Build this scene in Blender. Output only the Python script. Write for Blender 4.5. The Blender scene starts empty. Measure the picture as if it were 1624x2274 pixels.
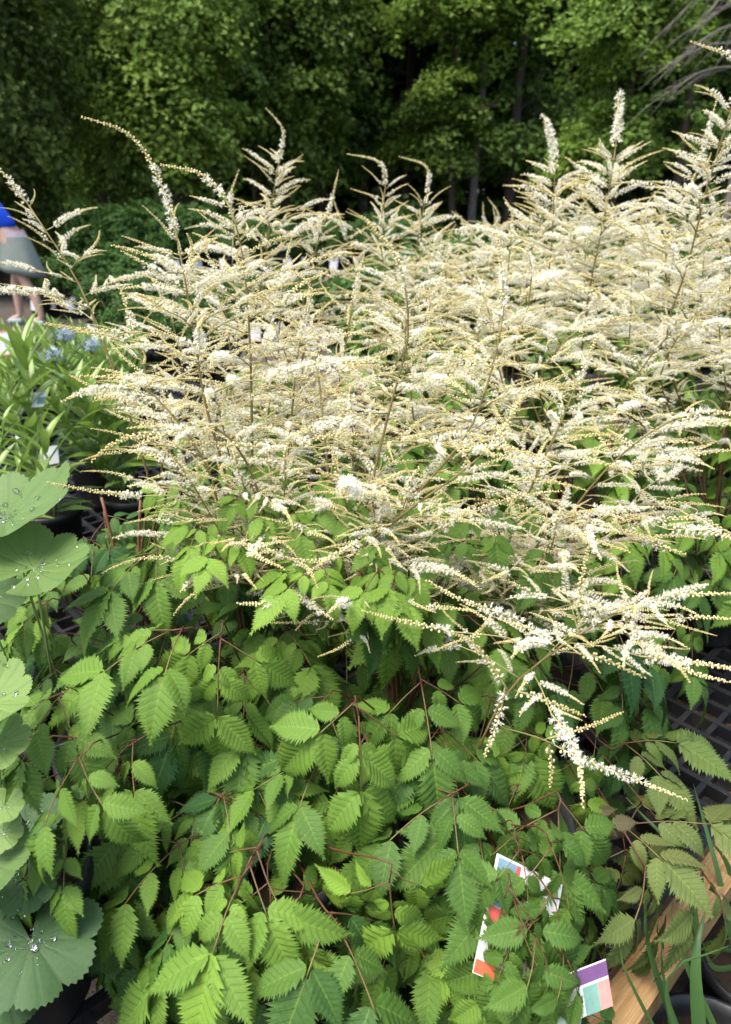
import bpy, math, random
import numpy as np
from mathutils import Vector, Matrix, Euler

R = math.radians
scene = bpy.context.scene
COL = scene.collection

# ------------------------------------------------------------------ camera
PITCH = 23.7
FPX = 1563.0            # focal length in pixels of a 1624 px wide picture
CAMZ = 1.5
cam_d = bpy.data.cameras.new('camera')
cam = bpy.data.objects.new('camera', cam_d)
COL.objects.link(cam)
cam.location = (0, 0, CAMZ)
cam.rotation_euler = (R(90 - PITCH), 0, 0)
cam_d.sensor_fit = 'VERTICAL'
cam_d.sensor_height = 36
cam_d.lens = 36 * FPX / 2274
cam_d.clip_start = 0.02
cam_d.clip_end = 400
cam_d.dof.use_dof = True
cam_d.dof.focus_distance = 1.05
cam_d.dof.aperture_fstop = 5.2
scene.camera = cam

# ------------------------------------------------------------------ world, sun, exposure
SUN_EL, SUN_AZ = 66, 232         # high soft sun behind thin cloud
w = bpy.data.worlds.new('World')
scene.world = w
w.use_nodes = True
nt = w.node_tree
bg = nt.nodes['Background']
sky = nt.nodes.new('ShaderNodeTexSky')
sky.sky_type = 'NISHITA'
sky.sun_disc = False
sky.sun_elevation = R(SUN_EL)
sky.sun_rotation = R(SUN_AZ)
sky.air_density = 1.0
sky.dust_density = 4.0
sky.ozone_density = 0.6
nt.links.new(sky.outputs[0], bg.inputs[0])
bg.inputs[1].default_value = 0.13
sun_d = bpy.data.lights.new('sun', 'SUN')
sun_d.energy = 2.2
sun_d.angle = R(32)
sun_d.color = (1, 0.94, 0.84)
sun = bpy.data.objects.new('sun', sun_d)
COL.objects.link(sun)
az = R(SUN_AZ)
sd = Vector((math.sin(az) * math.cos(R(SUN_EL)), math.cos(az) * math.cos(R(SUN_EL)), math.sin(R(SUN_EL))))
sun.rotation_euler = sd.to_track_quat('Z', 'Y').to_euler()
scene.view_settings.view_transform = 'Standard'
scene.view_settings.look = 'None'
scene.view_settings.gamma = 1
scene.view_settings.exposure = 1.3
scene.render.engine = 'CYCLES'

CP, SP = math.cos(R(PITCH)), math.sin(R(PITCH))


def P(u, v, Y):
    """point at forward distance Y on the ray of pixel (u, v) (1624 px wide picture)"""
    x = (u - 812) / FPX
    yc = -(v - 1137) / FPX
    d = Vector((x, CP + yc * SP, -SP + yc * CP))
    return Vector((0, 0, CAMZ)) + d * (Y / d.y)


# ------------------------------------------------------------------ mesh helpers
class MB:
    def __init__(self):
        self.v = []; self.f = []; self.c = []; self.uv = []; self.m = []

    def add(self, vs, fs, col=(1, 1, 1), uvs=None, mat=0):
        b = len(self.v)
        self.v.extend([tuple(p) for p in vs])
        self.f.extend([tuple(i + b for i in f) for f in fs])
        if isinstance(col, list):
            self.c.extend(col)
        else:
            self.c.extend([col] * len(vs))
        self.uv.extend(uvs if uvs else [(0, 0)] * len(vs))
        self.m.extend([mat] * len(fs))

    def tube(self, pts, rad, n=5, col=(1, 1, 1), col2=None, mat=0, cap=True):
        pts = [Vector(p) for p in pts]
        k = len(pts)
        if not hasattr(rad, '__len__'):
            rad = [rad] * k
        ref = Vector((0.31, 0.17, 0.93))
        vs = []; cs = []
        for i, p in enumerate(pts):
            t = (pts[min(i + 1, k - 1)] - pts[max(i - 1, 0)])
            if t.length < 1e-9: t = Vector((0, 0, 1))
            t.normalize()
            a = t.cross(ref)
            if a.length < 1e-3: a = t.cross(Vector((1, 0, 0)))
            a.normalize(); b = t.cross(a)
            q = i / max(1, k - 1)
            c = col if col2 is None else tuple(col[j] * (1 - q) + col2[j] * q for j in range(3))
            for j in range(n):
                an = 2 * math.pi * j / n
                vs.append(p + (a * math.cos(an) + b * math.sin(an)) * rad[i])
                cs.append(c)
        fs = []
        for i in range(k - 1):
            for j in range(n):
                fs.append((i * n + j, i * n + (j + 1) % n, (i + 1) * n + (j + 1) % n, (i + 1) * n + j))
        if cap:
            fs.append(tuple(range(n - 1, -1, -1)))
            fs.append(tuple((k - 1) * n + j for j in range(n)))
        self.add(vs, fs, cs, None, mat)

    def box(self, lo, hi, mtx=None, col=(1, 1, 1), mat=0):
        x0, y0, z0 = lo; x1, y1, z1 = hi
        vs = [Vector(p) for p in ((x0, y0, z0), (x1, y0, z0), (x1, y1, z0), (x0, y1, z0),
                                  (x0, y0, z1), (x1, y0, z1), (x1, y1, z1), (x0, y1, z1))]
        if mtx: vs = [mtx @ p for p in vs]
        self.add(vs, [(0, 3, 2, 1), (4, 5, 6, 7), (0, 1, 5, 4), (1, 2, 6, 5), (2, 3, 7, 6), (3, 0, 4, 7)], col, None, mat)

    def lathe(self, prof, n=20, mtx=None, col=(1, 1, 1), mat=0):
        vs = []
        for r, z in prof:
            for j in range(n):
                a = 2 * math.pi * j / n
                p = Vector((r * math.cos(a), r * math.sin(a), z))
                vs.append(mtx @ p if mtx else p)
        fs = []
        for i in range(len(prof) - 1):
            for j in range(n):
                fs.append((i * n + j, i * n + (j + 1) % n, (i + 1) * n + (j + 1) % n, (i + 1) * n + j))
        self.add(vs, fs, col, None, mat)

    def mesh(self, name, mats, smooth=True):
        me = bpy.data.meshes.new(name)
        me.from_pydata(self.v, [], self.f)
        at = me.attributes.new('Col', 'FLOAT_COLOR', 'POINT')
        arr = np.ones((len(self.v), 4), np.float32)
        arr[:, :3] = np.array(self.c, np.float32)
        at.data.foreach_set('color', arr.ravel())
        uvl = me.uv_layers.new(name='UVMap')
        li = np.empty(len(me.loops), np.int32)
        me.loops.foreach_get('vertex_index', li)
        uvl.data.foreach_set('uv', np.array(self.uv, np.float32)[li].ravel())
        for m in (mats if isinstance(mats, (list, tuple)) else [mats]):
            me.materials.append(m)
        if any(self.m):
            me.polygons.foreach_set('material_index', np.array(self.m, np.int32))
        me.polygons.foreach_set('use_smooth', np.full(len(self.f), smooth, bool))
        me.update()
        return me


def np_mesh(name, verts, quads, cols, mat, smooth=False):
    """fast mesh of quads from numpy arrays"""
    me = bpy.data.meshes.new(name)
    nv, nf = len(verts), len(quads)
    me.vertices.add(nv); me.loops.add(nf * 4); me.polygons.add(nf)
    me.vertices.foreach_set('co', np.asarray(verts, np.float32).ravel())
    me.loops.foreach_set('vertex_index', np.asarray(quads, np.int32).ravel())
    me.polygons.foreach_set('loop_start', np.arange(nf, dtype=np.int32) * 4)
    me.polygons.foreach_set('use_smooth', np.full(nf, smooth, bool))
    at = me.attributes.new('Col', 'FLOAT_COLOR', 'POINT')
    arr = np.ones((nv, 4), np.float32); arr[:, :3] = cols
    at.data.foreach_set('color', arr.ravel())
    me.materials.append(mat)
    me.update(calc_edges=True)
    return me


def ob(name, me, parent=None, mtx=None, color=None, kind=None, label=None):
    o = bpy.data.objects.new(name, me)
    COL.objects.link(o)
    if parent is not None: o.parent = parent
    if mtx is not None: o.matrix_basis = mtx
    if color is not None: o.color = color
    if kind: o['kind'] = kind
    if label: o['label'] = label
    return o


def thing(name, label, cat, loc=(0, 0, 0), rz=0, group=None, me=None):
    o = bpy.data.objects.new(name, me)
    COL.objects.link(o)
    o.location = loc; o.rotation_euler = (0, 0, rz)
    o['label'] = label; o['category'] = cat
    if group: o['group'] = group
    return o


def frame(o, xdir, up=Vector((0, 0, 1)), s=1.0, roll=0.0):
    x = Vector(xdir).normalized()
    y = up.cross(x)
    if y.length < 1e-4: y = Vector((0, 1, 0)).cross(x)
    y.normalize(); z = x.cross(y)
    m = Matrix(((x.x, y.x, z.x, 0), (x.y, y.y, z.y, 0), (x.z, y.z, z.z, 0), (0, 0, 0, 1)))
    return Matrix.Translation(o) @ m @ Matrix.Rotation(roll, 4, 'X') @ Matrix.Scale(s, 4)


def catmull(pts, n):
    pts = [Vector(p) for p in pts]
    if len(pts) == 2:
        return [pts[0].lerp(pts[1], i / n) for i in range(n + 1)]
    ex = [pts[0] * 2 - pts[1]] + pts + [pts[-1] * 2 - pts[-2]]
    # dense sampling, then even arc length
    dense = []
    for i in range(1, len(ex) - 2):
        p0, p1, p2, p3 = ex[i - 1:i + 3]
        for k in range(12):
            t = k / 12
            dense.append(0.5 * ((2 * p1) + (p2 - p0) * t + (2 * p0 - 5 * p1 + 4 * p2 - p3) * t * t + (3 * p1 - p0 - 3 * p2 + p3) * t ** 3))
    dense.append(pts[-1])
    L = [0]
    for a, b in zip(dense, dense[1:]): L.append(L[-1] + (b - a).length)
    out = []; j = 0
    for i in range(n + 1):
        s = L[-1] * i / n
        while j < len(L) - 2 and L[j + 1] < s: j += 1
        q = (s - L[j]) / max(1e-9, L[j + 1] - L[j])
        out.append(dense[j].lerp(dense[j + 1], min(1, q)))
    return out


# ------------------------------------------------------------------ materials
def new_mat(name):
    m = bpy.data.materials.new(name)
    m.use_nodes = True
    t = m.node_tree
    for n in list(t.nodes): t.nodes.remove(n)
    out = t.nodes.new('ShaderNodeOutputMaterial')
    return m, t, out


def nd(t, typ, **kw):
    n = t.nodes.new(typ)
    for k, v in kw.items(): setattr(n, k, v)
    return n


def mixc(t, fac, a, b, blend='MIX'):
    n = t.nodes.new('ShaderNodeMix'); n.data_type = 'RGBA'; n.blend_type = blend
    for i, s in ((0, fac), (6, a), (7, b)):
        if isinstance(s, (int, float)): n.inputs[i].default_value = s
        elif isinstance(s, tuple): n.inputs[i].default_value = (*s, 1)
        else: t.links.new(s, n.inputs[i])
    return n.outputs[2]


def math_(t, op, a, b=None):
    n = t.nodes.new('ShaderNodeMath'); n.operation = op
    for i, s in ((0, a), (1, b)):
        if s is None: continue
        if isinstance(s, (int, float)): n.inputs[i].default_value = s
        else: t.links.new(s, n.inputs[i])
    return n.outputs[0]


def noise(t, scale, detail=3, coord='Object', stretch=None, rough=0.55):
    tc = nd(t, 'ShaderNodeTexCoord')
    src = tc.outputs[coord]
    if stretch:
        mp = nd(t, 'ShaderNodeMapping'); mp.inputs['Scale'].default_value = stretch
        t.links.new(src, mp.inputs[0]); src = mp.outputs[0]
    n = nd(t, 'ShaderNodeTexNoise')
    n.inputs['Scale'].default_value = scale; n.inputs['Detail'].default_value = detail
    n.inputs['Roughness'].default_value = rough
    t.links.new(src, n.inputs['Vector'])
    return n.outputs[0]


def surf(t, out, color, rough=0.6, spec=0.4, transl=0.0, tcol=None, bump=None, bstr=0.3, bdist=0.002):
    p = nd(t, 'ShaderNodeBsdfPrincipled')
    if isinstance(color, tuple): p.inputs['Base Color'].default_value = (*color, 1)
    else: t.links.new(color, p.inputs['Base Color'])
    p.inputs['Roughness'].default_value = rough
    p.inputs['Specular IOR Level'].default_value = spec
    if bump is not None:
        b = nd(t, 'ShaderNodeBump'); b.inputs['Strength'].default_value = bstr; b.inputs['Distance'].default_value = bdist
        t.links.new(bump, b.inputs['Height']); t.links.new(b.outputs[0], p.inputs['Normal'])
    if transl > 0:
        tr = nd(t, 'ShaderNodeBsdfTranslucent')
        tc = tcol if tcol is not None else color
        if isinstance(tc, tuple): tr.inputs[0].default_value = (*tc, 1)
        else: t.links.new(tc, tr.inputs[0])
        mx = nd(t, 'ShaderNodeMixShader'); mx.inputs[0].default_value = transl
        t.links.new(p.outputs[0], mx.inputs[1]); t.links.new(tr.outputs[0], mx.inputs[2])
        t.links.new(mx.outputs[0], out.inputs[0])
    else:
        t.links.new(p.outputs[0], out.inputs[0])
    return p


def leaf_material(name, dark, light, brown=(0.17, 0.11, 0.075), veins=True, transl=0.32, rough=0.5, spec=0.4, vein_dark=0.72):
    """object colour: R = dark..light tone, G = bronze tint, B = brightness"""
    m, t, out = new_mat(name)
    oi = nd(t, 'ShaderNodeObjectInfo')
    sep = nd(t, 'ShaderNodeSeparateColor'); t.links.new(oi.outputs['Color'], sep.inputs[0])
    n1 = noise(t, 26, 3)
    tone = math_(t, 'ADD', sep.outputs[0], math_(t, 'MULTIPLY', math_(t, 'SUBTRACT', n1, 0.5), 0.35))
    c = mixc(t, tone, dark, light)
    c = mixc(t, math_(t, 'MULTIPLY', sep.outputs[1], math_(t, 'ADD', 0.45, n1)), c, brown)
    bump = None
    if veins:
        uv = nd(t, 'ShaderNodeUVMap')
        sx = nd(t, 'ShaderNodeSeparateXYZ'); t.links.new(uv.outputs[0], sx.inputs[0])
        fr = math_(t, 'FRACT', sx.outputs[0])
        dv = math_(t, 'ABSOLUTE', math_(t, 'SUBTRACT', fr, 0.5))
        mr = nd(t, 'ShaderNodeMapRange'); mr.inputs[1].default_value = 0.02; mr.inputs[2].default_value = 0.10
        mr.inputs[3].default_value = 1; mr.inputs[4].default_value = 0
        t.links.new(dv, mr.inputs[0])
        mid = nd(t, 'ShaderNodeMapRange'); mid.inputs[1].default_value = 0.015; mid.inputs[2].default_value = 0.05
        mid.inputs[3].default_value = 1; mid.inputs[4].default_value = 0
        t.links.new(math_(t, 'ABSOLUTE', sx.outputs[1]), mid.inputs[0])
        c = mixc(t, math_(t, 'MULTIPLY', mr.outputs[0], 0.32), c, (vein_dark * dark[0], vein_dark * dark[1], vein_dark * dark[2]))
        c = mixc(t, math_(t, 'MULTIPLY', mid.outputs[0], 0.33), c, (light[0] * 1.25, light[1] * 1.15, light[2] * 1.5))
        bump = math_(t, 'ADD', math_(t, 'MULTIPLY', mr.outputs[0], -1.0), math_(t, 'MULTIPLY', noise(t, 160, 2), 0.9))
    surf(t, out, c, rough, spec, transl, mixc(t, 0.5, c, light), bump, 0.35, 0.0012)
    return m


def attr_material(name, rough=0.6, spec=0.3, transl=0.0, var=0.25, nscale=40, bstr=0.0, metal=0):
    m, t, out = new_mat(name)
    a = nd(t, 'ShaderNodeAttribute'); a.attribute_name = 'Col'
    n = noise(t, nscale, 3)
    c = mixc(t, 1.0, a.outputs[0], mixc(t, n, (1 - var,) * 3, (1 + var,) * 3), 'MULTIPLY')
    surf(t, out, c, rough, spec, transl, None, n if bstr else None, bstr, 0.003)
    return m


M_LEAF = leaf_material('goats_beard_leaf', (0.024, 0.082, 0.019), (0.19, 0.33, 0.042), transl=0.22, spec=0.28, rough=0.55)
M_MANTLE = leaf_material('lobed_leaf', (0.045, 0.105, 0.04), (0.19, 0.30, 0.075), transl=0.25, rough=0.55, vein_dark=1.35)
M_STRAP = leaf_material('strap_leaf', (0.045, 0.12, 0.035), (0.14, 0.26, 0.07), veins=False, transl=0.2, rough=0.4)
M_STAR = leaf_material('lance_leaf', (0.085, 0.17, 0.05), (0.26, 0.40, 0.075), veins=False, transl=0.3, rough=0.35, spec=0.55)
M_STEM = attr_material('stem', 0.5, 0.35, 0, 0.25, 60)
M_FLOWER = attr_material('floret', 0.7, 0.2, 0.3, 0.10, 300)
M_TREELEAF = attr_material('tree_leaf', 0.55, 0.3, 0.35, 0.3, 0.6)
M_BARK = attr_material('bark', 0.9, 0.1, 0, 0.5, 14, 0.8)


def wood_mat(name, a, b, scale=6):
    m, t, out = new_mat(name)
    n = noise(t, scale, 6, 'Object', (1.2, 22, 22), 0.65)
    n2 = noise(t, scale * 4, 4, 'Object', (1, 30, 30))
    n3 = noise(t, 5, 3)
    rp = nd(t, 'ShaderNodeValToRGB'); t.links.new(n, rp.inputs[0])
    rp.color_ramp.elements[0].position = 0.33; rp.color_ramp.elements[0].color = (*a, 1)
    rp.color_ramp.elements[1].position = 0.62; rp.color_ramp.elements[1].color = (*b, 1)
    c = mixc(t, math_(t, 'MULTIPLY', n2, 0.45), rp.outputs[0], (a[0] * .55, a[1] * .5, a[2] * .45))
    c = mixc(t, math_(t, 'MULTIPLY', n3, 0.35), c, (a[0] * .8, a[1] * .75, a[2] * .7))
    surf(t, out, c, 0.75, 0.25, 0, None, math_(t, 'ADD', n, n2), 0.6, 0.003)
    return m


M_WOOD = wood_mat('fresh_timber', (0.32, 0.185, 0.075), (0.58, 0.385, 0.18))
M_OLDWOOD = wood_mat('weathered_timber', (0.11, 0.075, 0.05), (0.26, 0.19, 0.13))


def plain(name, col, rough=0.5, spec=0.4, var=0.15, ns=30, b=0.2):
    m, t, out = new_mat(name)
    n = noise(t, ns, 4)
    c = mixc(t, n, tuple(x * (1 - var) for x in col), tuple(x * (1 + var) for x in col))
    surf(t, out, c, rough, spec, 0, None, n, b, 0.002)
    return m


def dusty_black(name):
    m, t, out = new_mat(name)
    n = noise(t, 9, 5); n2 = noise(t, 130, 2)
    dust = nd(t, 'ShaderNodeMapRange'); dust.inputs[1].default_value = 0.45; dust.inputs[2].default_value = 0.8
    t.links.new(n, dust.inputs[0])
    c = mixc(t, math_(t, 'MULTIPLY', dust.outputs[0], 0.5), (0.011, 0.012, 0.014), (0.06, 0.055, 0.048))
    c = mixc(t, math_(t, 'MULTIPLY', math_(t, 'GREATER_THAN', n2, 0.72), 0.4), c, (0.14, 0.13, 0.11))
    surf(t, out, c, 0.42, 0.45, 0, None, n2, 0.15, 0.001)
    return m


M_BLACK = dusty_black('black_plastic')
M_POT = dusty_black('black_pot')
M_SOIL = plain('potting_soil', (0.03, 0.022, 0.015), 0.95, 0.1, 0.5, 90, 0.9)
M_WHITE = plain('white_card', (0.78, 0.79, 0.82), 0.45, 0.4, 0.04)
M_PRINT = attr_material('card_print', 0.4, 0.4, 0, 0.3, 90)

M_DROP, _t, _o = new_mat('water')
_p = surf(_t, _o, (1, 1, 1), 0.02, 0.5)
_p.inputs['Transmission Weight'].default_value = 1.0
_p.inputs['IOR'].default_value = 1.33

# ------------------------------------------------------------------ ground
mg, t, out = new_mat('gravel_ground')
n1 = noise(t, 1.3, 5); n2 = noise(t, 55, 3); n3 = noise(t, 240, 2)
c = mixc(t, n1, (0.07, 0.062, 0.055), (0.15, 0.135, 0.12))
c = mixc(t, n2, mixc(t, 1.0, c, (0.5, 0.5, 0.5), 'MULTIPLY'), mixc(t, 1.0, c, (1.4, 1.35, 1.3), 'MULTIPLY'))
surf(t, out, c, 0.95, 0.1, 0, None, math_(t, 'ADD', n2, n3), 0.9, 0.012)
b = MB()
N = 40
vs = []; fs = []
for i in range(N + 1):
    for j in range(N + 1):
        x = (i / N - 0.5) * 160; y = -20 + j / N * 160
        z = 0.0 if y < 16 else 0.35 * min(1, (y - 16) / 12) * (1 + 0.4 * math.sin(x * .3))
        vs.append((x, y, z))
for i in range(N):
    for j in range(N):
        a = i * (N + 1) + j
        fs.append((a, a + N + 1, a + N + 2, a + 1))
b.add(vs, fs)
g = ob('ground', b.mesh('ground', mg)); g['kind'] = 'structure'

# ------------------------------------------------------------------ benches
BZ = 0.45
BANG = math.atan2(0.676, 0.737)
E1 = Vector((0.737, 0.676, 0)); E2 = Vector((-0.676, 0.737, 0))
B0 = Vector((-0.178, 0.194, 0))          # a point on the front edge line


def bench(label, s0, s1, t0, t1, mat_beam, over=0.06):
    root = thing('plant_bench', label, 'bench', (B0.x, B0.y, 0), BANG, 'plastic topped plant benches')
    # moulded plastic deck trays
    L = t1 - t0; W = s1 - s0
    n = max(1, round(L / 0.74)); m_ = max(1, round(W / 0.62))
    tl = L / n; tw = W / m_
    d = MB()
    cell = 0.062; bw = 0.0065; zt = BZ
    nx = round(tl / cell); ny = round(tw / cell)
    for k in range(nx + 1):
        q = k / nx * (tl - 0.014) + 0.007
        wd = 0.011 if k in (0, nx) else (0.0085 if k % 4 == 0 else 0.006)
        d.box((q - wd, 0.002, zt - 0.032), (q + wd, tw - 0.002, zt - (0 if wd > .008 else .003)))
    for k in range(ny + 1):
        q = k / ny * (tw - 0.014) + 0.007
        wd = 0.011 if k in (0, ny) else (0.0085 if k % 4 == 0 else 0.006)
        d.box((0.0015, q - wd, zt - 0.034), (tl - 0.0015, q + wd, zt - (0.0015 if wd > .008 else .0045)))
    dm = d.mesh('deck_tray', M_BLACK, False)
    for i in range(n):
        for j in range(m_):
            ob('deck_tray', dm, root, Matrix.Translation((t0 + i * tl, s0 + j * tw, 0)))
    # beams along the bench
    for s in (s0 - over + 0.045, s1 - 0.03):
        k = MB()
        seg = 14
        rg = random.Random(int(s * 100))
        prof = [(-.044, -.115), (.044, -.115), (.046, -.041), (.036, -.0355), (-.036, -.0355), (-.046, -.041)]
        vs = []
        for i in range(seg + 1):
            x = t0 - 0.05 + (L + 0.1) * i / seg
            jt = (rg.uniform(-.003, .003), rg.uniform(-.0015, .0))
            vs += [(x, s + a + jt[0], zt + c_ + jt[1]) for a, c_ in prof]
        fs = []
        npf = len(prof)
        for i in range(seg):
            for j in range(npf):
                fs.append((i * npf + j, (i + 1) * npf + j, (i + 1) * npf + (j + 1) % npf, i * npf + (j + 1) % npf))
        fs.append(tuple(range(npf))); fs.append(tuple(seg * npf + j for j in range(npf - 1, -1, -1)))
        k.add(vs, fs)
        ob('beam', k.mesh('beam', mat_beam, False), root)
    # cross bearers and legs
    k = MB(); k.box((-.02, s0 + .05, zt - .19), (.02, s1 - .08, zt - .117)); cm = k.mesh('bearer', mat_beam, False)
    k = MB(); k.box((-.04, -.04, -.01), (.04, .04, zt - .1165)); lm = k.mesh('leg', mat_beam, False)
    q = t0 + 0.3
    while q < t1:
        ob('bearer', cm, root, Matrix.Translation((q + .062, 0, 0)))
        for s in (s0 - over + 0.045, s1 - 0.05):
            ob('leg', lm, root, Matrix.Translation((q, s, 0)))
        q += 1.1
    return root


bench('plant bench with black grid deck on a pale fresh timber beam', 0.0, 1.32, -0.9, 4.2, M_WOOD)
bench('plant bench under the cream plumed plants behind the main one', 1.34, 2.6, -1.0, 5.2, M_WOOD)
bench('weathered timber bench carrying the narrow leaved plants', 2.86, 4.4, -0.9, 2.2, M_OLDWOOD)

# ------------------------------------------------------------------ pots
def pot_mesh(r, h, name='pot'):
    k = MB()
    k.lathe([(0, 0.0), (r * .78, 0.0), (r * .80, h * .03), (r * .96, h * .86), (r * 1.04, h * .865), (r * 1.06, h * .93), (r * 1.05, h), (r * .99, h), (r * .95, h * .9), (r * .9, h * .84)], 26)
    return k.mesh(name, M_POT)


def soil_mesh(r, h):
    k = MB()
    rg = random.Random(3)
    k.lathe([(r * .93, h * .845), (r * .7, h * .87), (r * .4, h * .86), (0.002, h * .88)], 18)
    return k.mesh('soil', M_SOIL)


POT = pot_mesh(0.125, 0.235); SOIL = soil_mesh(0.125, 0.235)
POTTOP = BZ + 0.2

# ------------------------------------------------------------------ serrated leaflets
def leaflet_mesh(seed, wide=0.52, fold=0.25, bend=0.5, nt=9):
    rg = random.Random(seed)
    N = nt
    k = MB()

    def hw(t):
        if t <= 0 or t >= 1: return 0.0
        a = math.sin(math.pi / 2 * min(1, t / .3)) ** .75 if t < .3 else math.cos(math.pi / 2 * (t - .3) / .7) ** 1.3
        return wide / 2 * a

    vs = []; uv = []; fs = []

    def put(x, y, z, u, v):
        vs.append((x, y, z)); uv.append((u, v)); return len(vs) - 1

    sk = [0.0] + [((i / N) ** 0.93) * 0.97 for i in range(1, N)] + [0.975]
    M = [put(s, 0, 0, i, 0) for i, s in enumerate(sk)]
    V = [put((sk[i] * .55 + sk[i + 1] * .45), 0, 0, i + .5, 0) for i in range(N)]
    tip = put(1.10, 0, 0, N, 0)
    for sgn in (1, -1):
        Nn = []; mN = []
        for i in range(N + 1):
            f = 0.34 * (1 - .45 * i / N)            # how far the vein sweeps forward
            h0 = hw(min(.99, sk[i] + f * .32)) * (0.80 + rg.uniform(-.05, .05))
            x = sk[i] + h0 * 0.62
            if i == 0: x, h0 = 0.012, hw(0.05) * 0.55
            x = min(x, 1.0)
            if i == N: x, h0 = 1.0, 0.004
            Nn.append(put(x, sgn * h0, 0, i, sgn))
            mN.append(put(sk[i] * .5 + x * .5, sgn * h0 * .5, 0.026, i, sgn * .5))
        for i in range(N):
            xa, ya = vs[Nn[i]][0], abs(vs[Nn[i]][1])
            xb, yb = vs[Nn[i + 1]][0], abs(vs[Nn[i + 1]][1])
            q = 0.7
            g = (1.0 + .1 * rg.random())
            d_ = 0.035 + 0.10 * (1 - i / N) * rg.uniform(.75, 1.25)
            T = put(xa * (1 - q) + xb * q + .05, sgn * ((ya * (1 - q) + yb * q) * g + d_ * .8), -0.012, i + .5, sgn)
            na = put(xa * .60 + xb * .40 + .002, sgn * ((ya * .62 + yb * .38) + d_ * .10), 0.0, i + .3, sgn)
            ma = put(xa * .72 + xb * .28 + .024, sgn * ((ya * .72 + yb * .28) + d_ * .68), -0.004, i + .2, sgn)
            mv = put((vs[V[i]][0] + vs[T][0]) / 2, (vs[T][1]) * .5, -0.006, i + .5, sgn * .5)
            F = [(M[i], V[i], mv, mN[i]), (V[i], M[i + 1], mN[i + 1], mv),
                 (mN[i], mv, T, na), (mN[i], na, ma, Nn[i]), (mv, mN[i + 1], Nn[i + 1], T)]
            fs += [f if sgn < 0 else f[::-1] for f in F]
        f = (M[N], tip, Nn[N], mN[N])
        fs.append(f if sgn < 0 else f[::-1])
    tw = rg.uniform(-.25, .25); wav = rg.uniform(0, 6)
    out_ = []
    for x, y, z in vs:
        z2 = z + abs(y) * fold - abs(y) * abs(y) * fold * 1.6 + 0.015 * math.sin(x * 9 + wav) * abs(y) * 4
        z2 += y * tw * x
        a = bend * x                                     # droop along the length
        X = math.sin(a) / bend if bend > 1e-3 else x
        Z = -(1 - math.cos(a)) / bend if bend > 1e-3 else 0
        out_.append((X + math.sin(a) * z2, y, Z + math.cos(a) * z2))
    k.add(out_, fs, (1, 1, 1), uv)
    return k.mesh('leaflet', M_LEAF)


LEAFLETS = [leaflet_mesh(i, 0.46 + 0.035 * (i % 4), 0.10 + 0.14 * (i % 3), 0.25 + 0.22 * (i % 5), 9 + (i % 3)) for i in range(14)]

RED = (0.095, 0.036, 0.02); OLIVE = (0.19, 0.17, 0.06); TAN = (0.40, 0.37, 0.15); GREENST = (0.16, 0.2, 0.06)


def leaf_layout(seed):
    """compound leaf: list of (leaflet index, matrix) and a rachis mesh; x outward, z up, metres"""
    rg = random.Random(seed * 7 + 1)
    k = MB(); items = []

    def pinna(o, az, pitch, L, npair, size):
        d = Vector((math.cos(az) * math.cos(pitch), math.sin(az) * math.cos(pitch), -math.sin(pitch)))
        side = Vector((-math.sin(az), math.cos(az), 0))
        e = o + d * L + Vector((0, 0, -L * .18))
        path = catmull([o, o.lerp(e, .5) + Vector((0, 0, L * .06)), e], 6)
        k.tube(path, [.0011, .0011, .001, .001, .0009, .0009, .0008], 4, RED, OLIVE)
        dd = (path[-1] - path[-2]).normalized()
        items.append((rg.randrange(14), frame(e, dd + Vector((0, 0, -.05)), s=size * rg.uniform(.95, 1.1), roll=rg.uniform(-.2, .2))))
        for j in range(npair):
            q = 1 - (j + (0.25 if j == 0 else .4)) / (npair + .35)
            o2 = path[int(round(q * 6))]
            sz = size * (0.74 - 0.17 * j) * rg.uniform(.88, 1.1)
            for sg in (1, -1):
                an = rg.uniform(.75, 1.05)
                dr = d * math.cos(an) + side * sg * math.sin(an) + Vector((0, 0, rg.uniform(-.35, -.02)))
                s1 = sz * rg.uniform(.9, 1.1)
                st = o2 + dr.normalized() * .004
                items.append((rg.randrange(14), frame(st, dr, s=s1, roll=rg.uniform(-.35, .35))))
    o = Vector((0, 0, 0))
    # petiole running back towards the crown of the plant
    pinna(o, rg.uniform(-.12, .12), rg.uniform(.0, .25), rg.uniform(.075, .1), 2 + (seed % 2), rg.uniform(.088, .104))
    for sg in (1, -1):
        pinna(o + Vector((rg.uniform(-.02, .0), 0, 0)), sg * rg.uniform(.85, 1.15), rg.uniform(.1, .4), rg.uniform(.055, .08), 1 + ((seed + (sg > 0)) % 2), rg.uniform(.072, .09))
    return items, k


LAYOUTS = [leaf_layout(i) for i in range(10)]


def joined_leaf(i):
    items, rm = LAYOUTS[i]
    k = MB()
    for li, m in items:
        me = LEAFLETS[li]
        k.add([m @ v.co for v in me.vertices], [tuple(p.vertices) for p in me.polygons], (1, 1, 1),
              uvs=None)
        # carry the uv of each vertex
        n = len(me.vertices); uvv = [(0, 0)] * n
        for lp, d in zip(me.loops, me.uv_layers[0].data): uvv[lp.vertex_index] = tuple(d.uv)
        k.uv[-n:] = uvv
    b0 = len(k.f)
    k.add(rm.v, rm.f, OLIVE, None, 1)
    return k.mesh('leaf', [M_LEAF, M_STEM])


JLEAF = [joined_leaf(i) for i in range(5)]

# ------------------------------------------------------------------ flower spikes
OCT = None


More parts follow.
